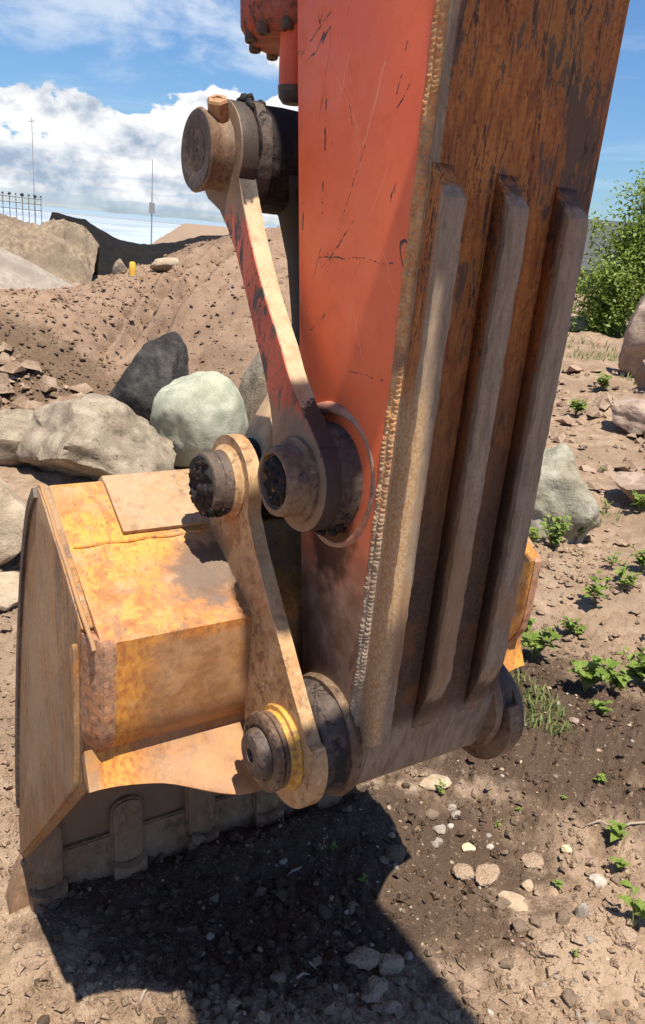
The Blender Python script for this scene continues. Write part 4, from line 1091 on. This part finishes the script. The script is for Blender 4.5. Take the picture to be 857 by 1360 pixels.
def scatter(n, kind, mt, label, cat, group, lo, hi, region):
    c = 0; tries = 0
    while c < n and tries < n * 40:
        tries += 1
        d = rs.uniform(region[0], region[1]) ; a = R(rs.uniform(region[2], region[3]))
        d = region[0] * (region[1] / region[0]) ** rs.rand()
        x, y = d * sin(a), d * cos(a)
        q = int(rs.randint(5))
        key = (kind, q, mt)
        if key not in variants:
            me = proto(kind, q).copy(); me.materials.clear(); me.materials.append(M[mt])
            me.polygons.foreach_set('use_smooth', [True] * len(me.polygons)); variants[key] = me
        s_ = lo * (hi / lo) ** (rs.rand() ** 1.7) * (.7 + .3 * d / 1.6 if d > 1.6 else 1)
        o = bpy.data.objects.new('small_clod' if kind == 'clod' else 'pebble', variants[key])
        COL.objects.link(o)
        o.location = (x, y, float(ground_h(x, y)) + s_ * (.18 if kind == 'clod' else .02))
        o.rotation_euler = (rs.uniform(-.4, .4), rs.uniform(-.4, .4), rs.uniform(0, 6.3)); o.scale = (s_, s_, s_)
        zn = zone(x, y)
        tag(o, label + ' ' + zn, cat, group + ' ' + zn)
        c += 1
scatter(100, 'peb', 'peb_grey', 'small grey pebble', 'pebble', 'small grey pebbles', .0045, .014, (1.1, 3.4, -8, 41))
scatter(60, 'peb', 'peb_tan', 'small tan pebble', 'pebble', 'small tan pebbles', .0045, .014, (1.1, 3.4, -10, 41))
scatter(20, 'peb', 'st_white', 'small whitish pebble', 'pebble', 'small whitish pebbles', .004, .010, (1.1, 3.6, -20, 41))
scatter(150, 'clod', 'clod', 'small dry crumbling clod', 'dirt clod', 'small dry clods', .006, .024, (1.1, 2.4, -10, 40))
scatter(60, 'clod', 'clod_dark', 'small dark clod', 'dirt clod', 'small dark clods', .005, .022, (1.1, 2.2, -24, 14))

# loose gravel and crumbs nobody could count: one object
def crumbs(name, label, mat, n, lo, hi, region, seed, zoff=.2, pts=None, grow=2.2):
    rs2 = np.random.RandomState(seed)
    base = np.array([(1, 0, 0), (-1, 0, 0), (0, 1, 0), (0, -1, 0), (0, 0, 1), (.6, .6, .5), (-.6, .5, .6), (.1, -.7, .6)], float)
    bmx = bmesh.new()
    for p in base: bmx.verts.new(p)
    bmesh.ops.convex_hull(bmx, input=bmx.verts)
    bmesh.ops.triangulate(bmx, faces=bmx.faces)
    bmx.verts.index_update()
    bv = np.array([v.co[:] for v in bmx.verts]); bf = np.array([[v.index for v in f.verts] for f in bmx.faces]); bmx.free()
    d = region[0] * (region[1] / region[0]) ** rs2.rand(n); a = np.radians(rs2.uniform(region[2], region[3], n))
    x, y = d * np.sin(a), d * np.cos(a)
    keep = (vnoise(x * 3, y * 3, seed) + .4 * vnoise(x * 11, y * 11, seed)) > rs2.uniform(-1.0, .5, n)
    x, y, d = x[keep], y[keep], d[keep]; n = len(x)
    if pts is None:
        z = ground_h(x, y)
    else:
        x, y, z = pts.T; n = len(x); d = np.hypot(x, y) * 0
    s_ = lo * (hi / lo) ** (rs2.rand(n) ** 2.2) * np.maximum(1, d / grow)
    ra = rs2.uniform(0, 6.28, n)
    sc = s_[:, None] * rs2.uniform(.6, 1.2, (n, 3)) * np.array([1, 1, .8])
    P = bv[None] * sc[:, None]
    P = P + rs2.uniform(-.25, .25, P.shape) * s_[:, None, None]
    X = P[..., 0] * np.cos(ra)[:, None] - P[..., 1] * np.sin(ra)[:, None]; Yy = P[..., 0] * np.sin(ra)[:, None] + P[..., 1] * np.cos(ra)[:, None]
    V = np.stack([X + x[:, None], Yy + y[:, None], P[..., 2] + (z + s_ * zoff)[:, None]], -1).reshape(-1, 3)
    F = (bf[None] + (np.arange(n) * len(bv))[:, None, None]).reshape(-1, 3)
    o = link_mesh(name, npmesh(name, V, F), mat, None, 30)
    return tag(o, label, 'gravel', kind='stuff')
crumbs('soil_crumbs', 'loose crumbs of brown soil over the ground', M['ground'], 34000, .0018, .019, (1.05, 4.5, -30, 44), 5)  # crumbs take the ground colour, its painted shade included
crumbs('gravel', 'fine pale gravel strewn over the ground', M['peb_tan'], 2200, .0016, .0075, (1.05, 6.5, -30, 44), 6)
crumbs('rubble', 'stony rubble on the far soil slope', M['clod'], 2600, .006, .028, (4.0, 12, 4, 42), 8)

# clods over the mound face and the broken ground at its foot
src = bpy.data.objects['soil_mound'].data
co = np.empty(len(src.vertices) * 3, np.float32); src.vertices.foreach_get('co', co); co = co.reshape(-1, 3)
rs3 = np.random.RandomState(4)
pk = co[rs3.choice(len(co), 9000)] + rs3.uniform(-.03, .03, (9000, 3)) * (1, 1, 0)
crumbs('mound_rubble', 'loose clods over the soil mound face', M['mound'], 0, .006, .034, (1, 2, 0, 1), 14, .1, pk)
fx_, fy_ = rs3.uniform(-4.2, -1.6, 1500), rs3.uniform(4.9, 6.6, 1500)
dm = ((co[None, ::7, 0] - fx_[:, None]) ** 2 + (co[None, ::7, 1] - fy_[:, None]) ** 2)
fz_ = np.maximum(co[::7, 2][dm.argmin(1)] * (dm.min(1) < .02), ground_h(fx_, fy_))
crumbs('foot_rubble', 'broken brown rubble at the foot of the soil mound', M['rubble'], 0, .02, .13, (1, 2, 0, 1), 15, .15, np.stack([fx_, fy_, fz_], -1))

# ================================================================== PLANTS
def leafmat(name, c1, c2):
    def fn(t):
        o = t.obj(); n = t.noise(o, 9, 3, .6)
        inf = t.n('ShaderNodeObjectInfo').outputs['Random']
        c = t.mix(t.st(n, .35, .65), c1, c2)
        return dict(c=c, r=.55, spec=.3, sss=0.0)
    m = material(name, fn)
    nt = m.node_tree; b = nt.nodes['Principled BSDF']
    tr = nt.nodes.new('ShaderNodeBsdfTranslucent'); ms = nt.nodes.new('ShaderNodeMixShader')
    src = b.inputs['Base Color'].links[0].from_socket
    nt.links.new(src, tr.inputs['Color']); ms.inputs[0].default_value = .35
    nt.links.new(b.outputs[0], ms.inputs[1]); nt.links.new(tr.outputs[0], ms.inputs[2])
    nt.links.new(ms.outputs[0], nt.nodes['Material Output'].inputs[0])
    return m
M['leaf'] = leafmat('weed_leaf', (.14, .21, .03), (.26, .33, .075))
M['leaf2'] = leafmat('bush_leaf', (.125, .195, .028), (.28, .35, .08))
M['grass'] = leafmat('grass_blade', (.14, .19, .05), (.25, .28, .10))
M['stem'] = material('green_stem', lambda t: dict(c=(.14, .16, .05), r=.7))
M['twig'] = material('dry_wood', lambda t: dict(c=t.mix(t.noise(t.obj(), 60, 4, .6), (.22, .16, .11), (.42, .34, .26)), r=.85))
M['bark'] = material('bark', lambda t: dict(c=t.mix(t.noise(t.obj(), 12, 5, .6), (.10, .075, .05), (.2, .16, .11)), r=.9))

def leaf_me(name, lobes=True, n=7):
    """a folded, slightly toothed leaf of unit length along +x"""
    V, F = [], []
    for i in range(n):
        t = i / (n - 1)
        w = .30 * sin(pi * t ** .75) * (1 + (.22 if lobes and i % 2 else 0)) + .004
        z = .16 * sin(pi * t) - .12 * t * t
        V += [(t, -w, z + .07 * w * 3), (t, 0, z), (t, w, z + .07 * w * 3)]
    for i in range(n - 1):
        a = i * 3
        F += [(a, a + 3, a + 4, a + 1), (a + 1, a + 4, a + 5, a + 2)]
    me = npmesh(name, V, F); me.materials.append(M['leaf'])
    me.polygons.foreach_set('use_smooth', [True] * len(me.polygons))
    return me
LEAF = leaf_me('leaf')
LV = np.empty(len(LEAF.vertices) * 3, np.float32); LEAF.vertices.foreach_get('co', LV); LV = LV.reshape(-1, 3)
LF = np.array([p.vertices[:] for p in LEAF.polygons])
def mat_rot(rz, tilt, roll=0.0):
    return (Matrix.Rotation(rz, 4, 'Z') @ Matrix.Rotation(-tilt, 4, 'Y') @ Matrix.Rotation(roll, 4, 'X'))
def weed(x, y, hgt, nl, ls, seed, label, single=True, group='small weeds on the soil'):
    r0 = random.Random(seed)
    root = empty('weed', (x, y, float(ground_h(x, y)) - .003), r0.uniform(0, 6.3), label=label, cat='weed', group=group)
    bm = bmesh.new(); leaves = []
    nst = max(1, nl // 5)
    for s in range(nst):
        a = r0.uniform(0, 6.3); lean = r0.uniform(.1, .7) if nst > 1 else .12
        pts = [Vector((0, 0, 0))]
        H = hgt * r0.uniform(.65, 1.05)
        for k in range(1, 5):
            t = k / 4
            pts.append(Vector((cos(a) * lean * H * t ** 1.4, sin(a) * lean * H * t ** 1.4, H * t)))
        tube(pts, [max(.0008, hgt * .018 * (1 - .6 * k / 4)) for k in range(5)], 5, bm)
        per = nl // nst
        for k in range(per):
            t = .25 + .75 * (k + 1) / per
            i = min(3, int(t * 4)); p = pts[i].lerp(pts[i + 1], t * 4 - i)
            leaves.append((p, k * 2.4 + r0.uniform(-.4, .4), r0.uniform(-.1, .75), ls * r0.uniform(.6, 1.15) * (1.1 - .45 * t)))
    obj('stem', bm, M['stem'], root, 180)
    if single:
        for p, rz, ti, s_ in leaves:
            o = bpy.data.objects.new('leaf', LEAF); COL.objects.link(o); o.parent = root
            o.matrix_local = Matrix.Translation(p) @ mat_rot(rz, ti) @ Matrix.Diagonal((s_, s_, s_, 1))
    else:
        VV, FF = [], []
        for q, (p, rz, ti, s_) in enumerate(leaves):
            Mx = np.array(Matrix.Translation(p) @ mat_rot(rz, ti) @ Matrix.Diagonal((s_, s_, s_, 1)))
            VV.append(LV @ Mx[:3, :3].T + Mx[:3, 3]); FF.append(LF + q * len(LV))
        link_mesh('foliage', npmesh('foliage', np.vstack(VV), np.vstack(FF)), M['leaf'], root, 180)
    return root
for i, (x, y, h_, n_, l_, lb) in enumerate([
        (.965, 1.875, .055, 14, .040, 'leafy green weed below the right end of the dry twig'),
        (.945, 1.755, .035, 10, .034, 'low broad-leaved weed right of the white stone'),
        (.905, 1.545, .10, 10, .050, 'bright green weed at the right edge casting a shadow to the left'),
        (.744, 1.672, .025, 8, .020, 'tiny weed right of the flat tan stone'),
        (.452, 2.015, .040, 10, .022, 'small weed beside the flat pale stone under the arm'),
        (1.00, 2.126, .045, 9, .026, 'small upright weed in the moist soil above the twig'),
        (.86, 2.05, .02, 6, .014, 'tiny seedling in the dark soil left of the twig'),
        (.70, 1.97, .022, 6, .014, 'tiny seedling in the soil below the right boss of the arm'),
        (.62, 1.90, .024, 7, .014, 'tiny pale weed right of the pebble line'),
        (.47, 2.30, .040, 8, .024, 'little weed on the ground just under the bottom of the arm'),
        (.12, 1.72, .03, 6, .02, 'small dim weed in the shadow of the bucket'),
        (.205, 1.62, .03, 6, .018, 'small dim weed near the shadow corner'),
        (.72, 1.44, .02, 6, .014, 'tiny weed sprouting beside the lowest clods')]):
    weed(x, y, h_ * 1.1, n_, l_ * 1.12, 50 + i, lb)
for i, (x, y, h_, n_, l_, lb) in enumerate([
        (.96, 2.93, .16, 40, .055, 'bushy weed at the foot of the bucket right of the arm'),
        (1.10, 2.66, .13, 36, .060, 'spreading weed in front of the right boss of the arm'),
        (1.36, 2.78, .13, 44, .060, 'largest spreading weed at the right edge of the moist soil'),
        (1.22, 2.70, .10, 30, .050, 'leafy weed between the two spreading weeds'),
        (1.38, 3.50, .14, 18, .055, 'upright weed alone on the pale soil'),
        (1.36, 4.22, .16, 50, .050, 'dense low weed at the foot of the pale veined boulder'),
        (1.55, 4.42, .17, 50, .055, 'dense weed right of the pale veined boulder'),
        (1.20, 4.15, .12, 30, .045, 'sparse weed left below the pale veined boulder'),
        (1.80, 3.98, .12, 24, .055, 'flat weed at the right edge below the brown rock'),
        (1.62, 3.70, .10, 20, .045, 'low weed between the pale rock and the right edge'),
        (2.15, 5.0, .12, 30, .060, 'broad-leaved weed under the half buried brown rock'),
        (1.60, 3.18, .10, 20, .045, 'thin weed on the pale soil near the right edge'),
        (1.18, 3.20, .08, 18, .040, 'small weed on the pale soil behind the bushy one'),
        (1.85, 5.9, .10, 34, .05, 'grassy weed above the pale veined boulder'),
        (2.6, 8.2, .16, 40, .08, 'weed clump on the slope beside the arm edge'),
        (3.3, 9.6, .16, 46, .09, 'weed clump below the bush on the slope'),
        (-1.62, 2.95, .10, 30, .05, 'weed at the left edge below the big beige boulder')]):
    weed(x, y, h_ * 1.15, int(n_ * 1.6), l_ * 1.25, 90 + i, lb, single=False, group='weeds on the slope')

rw = random.Random(8)
for i in range(22):
    d = 2.6 * (2.6 ** rw.random()); a = R(rw.uniform(19, 40))
    weed(d * sin(a), d * cos(a), rw.uniform(.05, .12), rw.choice((12, 20, 30)), rw.uniform(.03, .05), 300 + i, 'small leafy weed scattered over the pale soil at right', single=False, group='weeds scattered at right')
def blades(name, label, n, region, lo, hi, seed, clump, center=None):
    rs4 = np.random.RandomState(seed)
    d = region[0] * (region[1] / region[0]) ** rs4.rand(n); a = np.radians(rs4.uniform(region[2], region[3], n))
    x, y = d * np.sin(a), d * np.cos(a)
    keep = vnoise(x * clump, y * clump, seed + .5) > .38
    x, y = x[keep], y[keep]; n = len(x); z = ground_h(x, y)
    h_ = rs4.uniform(lo, hi, n) ; az = rs4.uniform(0, 6.28, n); ln = rs4.uniform(.2, .9, n); w = h_ * .07
    V = np.zeros((n, 5, 3))
    ux, uy = np.cos(az), np.sin(az)
    for k, (t, ww) in enumerate(((0, 1), (0, -1), (.55, .8), (.55, -.8), (1, 0))):
        V[:, k, 0] = x + ux * ln * h_ * t ** 1.5 - uy * w * ww
        V[:, k, 1] = y + uy * ln * h_ * t ** 1.5 + ux * w * ww
        V[:, k, 2] = z - .004 + h_ * t * (1 - .3 * ln * t)
    F = np.array([(0, 1, 3), (0, 3, 2), (2, 3, 4)])
    F = (F[None] + (np.arange(n) * 5)[:, None, None]).reshape(-1, 3)
    return tag(link_mesh(name, npmesh(name, V.reshape(-1, 3), F), M['grass'], None, 180), label, 'grass', kind='stuff')
blades('grass', 'thin green grass and sprouts over the soil at right', 26000, (2.5, 7.5, 14, 42), .015, .055, 3, 1.6)
blades('far_grass', 'patchy grass on the far slope', 9000, (6, 18, 10, 42), .05, .16, 9, .7)

# the big bush at the right
def bush(x, y, H, Rx, label, seed, n=11000, ls=.085):
    z0 = float(ground_h(x, y))
    root = empty('bush', (x, y, z0), 0, label=label, cat='bush')
    rs5 = np.random.RandomState(seed)
    bm = bmesh.new(); tips = []
    for k in range(26):
        a = rs5.uniform(0, 6.28); el = rs5.uniform(.45, 1.45); L_ = rs5.uniform(.65, 1.0)
        p = Vector((0, 0, 0)); pts = [p.copy()]
        d = Vector((cos(a) * cos(el), sin(a) * cos(el), sin(el)))
        for s in range(6):
            d = (d + Vector(rs5.uniform(-.22, .22, 3)) + Vector((0, 0, .05))).normalized()
            p = p + Vector((d.x * Rx, d.y * Rx, d.z * H)) * L_ / 6
            pts.append(p.copy())
            if s > 0: tips.append(p.copy())
            if s > 1:
                for q in range(2):
                    tips.append(p + Vector(rs5.uniform(-.5, .5, 3)) * .8)
        tube(pts, [.035 * (1 - i / 7.0) + .004 for i in range(7)], 6, bm)
    obj('branches', bm, M['bark'], root, 180)
    tp = np.array([t[:] for t in tips])
    c = tp[rs5.randint(len(tp), size=n)] + rs5.randn(n, 3) * np.array([.17, .17, .15])
    c[:, 2] = np.abs(c[:, 2])
    LV4 = np.array([(0, 0, 0), (.45, -.24, .05), (1, 0, -.1), (.45, .24, .05)])
    s_ = ls * rs5.uniform(.6, 1.3, n)
    rz = rs5.uniform(0, 6.28, n); ti = rs5.uniform(-.9, .9, n); ro = rs5.uniform(-.9, .9, n)
    P = np.repeat(LV4[None], n, 0)
    y_, z_ = P[..., 1].copy(), P[..., 2].copy()
    cr, sr = np.cos(ro)[:, None], np.sin(ro)[:, None]
    P[..., 1], P[..., 2] = y_ * cr - z_ * sr, y_ * sr + z_ * cr
    x_, z_ = P[..., 0].copy(), P[..., 2].copy(); ct, stt = np.cos(ti)[:, None], np.sin(ti)[:, None]
    P[..., 0], P[..., 2] = x_ * ct - z_ * stt, x_ * stt + z_ * ct
    x_, y_ = P[..., 0].copy(), P[..., 1].copy(); cz, sz = np.cos(rz)[:, None], np.sin(rz)[:, None]
    P[..., 0], P[..., 1] = x_ * cz - y_ * sz, x_ * sz + y_ * cz
    V = (P * s_[:, None, None] + c[:, None]).reshape(-1, 3)
    F = np.arange(n * 4).reshape(-1, 4)
    o = link_mesh('foliage', npmesh('foliage', V, F), M['leaf2'], root, None); o['kind'] = 'stuff'
    return root
bush(6.45, 16.8, 3.3, 1.75, 'big loose green bush at the right edge before the grey roof', 3, 17000, .115)
bush(5.35, 16.2, 1.5, .95, 'low pale bush between the arm and the big bush', 8, 6000, .10)

# dry twig
pts = [(.884, 1.905), (.93, 1.915), (.98, 1.908), (1.03, 1.928), (1.10, 1.945), (1.16, 1.95)]
bm = tube([(x, y, float(ground_h(x, y)) + .010 + .004 * sin(i * 2)) for i, (x, y) in enumerate(pts)], [.0025, .0034, .003, .0036, .004, .004], 8)
tw = obj('twig', bm, M['twig'], None, 180)
tag(tw, 'thin dry twig lying on the soil above the leafy weed', 'twig')
for i, (x, y, a, L_, lb) in enumerate([(.03, 1.30, .5, .05, 'pale wood chip lying in the lit patch below the bucket'), (-.30, 1.22, 1.2, .035, 'curled pale husk at the lower left corner'), (.0, 1.62, .6, .045, 'pale splinter in the dark shade under the bucket'), (.05, 1.36, -.5, .045, 'short splinter at the edge of the lit patch')]):
    q = [(x + cos(a) * L_ * t, y + sin(a) * L_ * t, float(ground_h(x + cos(a) * L_ * t, y + sin(a) * L_ * t)) + .004 + .004 * sin(t * 3)) for t in (0, .3, .6, 1)]
    tag(obj('wood_chip', tube(q, [.002, .004, .0035, .0015], 6), M['twig'], None, 180), lb, 'wood chip')

# ================================================================== FAR THINGS
M['grey_metal'] = material('grey_metal', lambda t: dict(c=(.30, .31, .32), r=.5, metal=.3))
M['dark_metal'] = material('dark_metal', lambda t: dict(c=(.05, .05, .055), r=.6))
M['post_wood'] = material('weathered_post', lambda t: dict(c=t.mix(t.noise(t.obj(), 5, 4, .6), (.25, .21, .17), (.36, .31, .25)), r=.9))
M['yellow_post'] = material('yellow_marker_paint', lambda t: dict(c=t.mix(t.noise(t.obj(), 20, 4, .6), (.70, .36, .03), (.75, .45, .06)), r=.6))
M['roof'] = material('grey_roof', lambda t: dict(c=t.mix(t.noise(t.obj(), 4, 4, .6), (.055, .057, .06), (.075, .077, .08)), r=.8))
M['wallm'] = material('pale_wall', lambda t: dict(c=t.mix(t.noise(t.obj(), 2, 4, .6), (.12, .115, .105), (.16, .15, .14)), r=.9))

# fence along the sand bank, with dark insulators on its posts
fx = empty('fence', (-9.6, 22.8, 1.0), 0, label='post and rail fence with dark knobs along the top of the sandy bank', cat='fence')
for k in range(15):
    t = k / 26
    x = -10.9 + 2.9 * t; y = 22.0 + 5.0 * t; zb = 1.28
    b = bmesh.new(); tube([(x + 9.6, y - 22.8, zb - 1.0 - .25), (x + 9.6, y - 22.8, zb - 1.0 + .62)], .014, 8, b)
    p = obj('post', b, M['post_wood'], fx)
    obj('knob', lumps([(x + 9.6, y - 22.8, zb - 1.0 + .67, (.03, .045, .025, .05)[k % 4])], seed=k), M['dark_metal'], p, 180)
for h_ in (.28, .45, .60):
    obj('rail', tube([(-10.95 + 9.6, 21.95 - 22.8, .28 + h_), (-9.4 + 9.6, 24.5 - 22.8, .28 + h_ - .01), (-9.33 + 9.6, 24.7 - 22.8, .28 + h_)], .008, 6), M['dark_metal'], fx)
# slim lattice mast
an = empty('antenna_mast', (-14.13, 58.3, -1.5), 0, label='slim grey mast rising behind the soil mound', cat='mast')
obj('pole', tube([(0, 0, 0), (0, 0, 4.1), (0, 0, 7.0)], [.06, .045, .02], 8), M['grey_metal'], an)
obj('equipment_box', prism([(-.12, 3.5), (.12, 3.5), (.12, 4.2), (-.12, 4.2)], -.17, .17, .02), M['grey_metal'], an)
pl = empty('light_pole', (-18.0, 46.6, -1.5), 0, label='tall thin pole with a short cross arm against the clouds at left', cat='pole')
obj('pole', tube([(0, 0, 0), (0, 0, 7.75)], [.03, .015], 8), M['grey_metal'], pl)
obj('cross_arm', tube([(-.18, 0, 7.55), (.16, 0, 7.6)], .02, 6), M['grey_metal'], pl)
yp = empty('marker_post', (-2.29, 8.62, 1.04), 0, label='short yellow marker post on the crest of the soil mound', cat='marker post')
obj('post', tube([(0, 0, -.05), (0, 0, .05), (0, 0, .125), (0, 0, .14)], [.036, .036, .034, .022], 12), M['yellow_post'], yp)
obj('base', tube([(0, 0, -.06), (0, 0, .0)], [.06, .045], 10), M['st_grey'], yp)
# grey-roofed building behind the bush
bd = empty('building', (13.3, 39, -1.0), R(-18), label='grey roofed building half hidden behind the big bush', cat='building')
obj('wall', prism([(-3, 0), (3, 0), (3, 2.1), (-3, 2.1)], -2.2, 9, .02), M['wallm'], bd)
rf = obj('roof', prism([(-3.5, 2.05), (0, 4.3), (3.5, 2.05), (3.5, 2.25), (0, 4.5), (-3.5, 2.25)], -2.6, 9.4, .02), M['roof'], bd)
obj('gable', prism([(-3, 2.1), (3, 2.1), (0, 4.1)], -2.19, 8.9, .0), M['wallm'], bd)
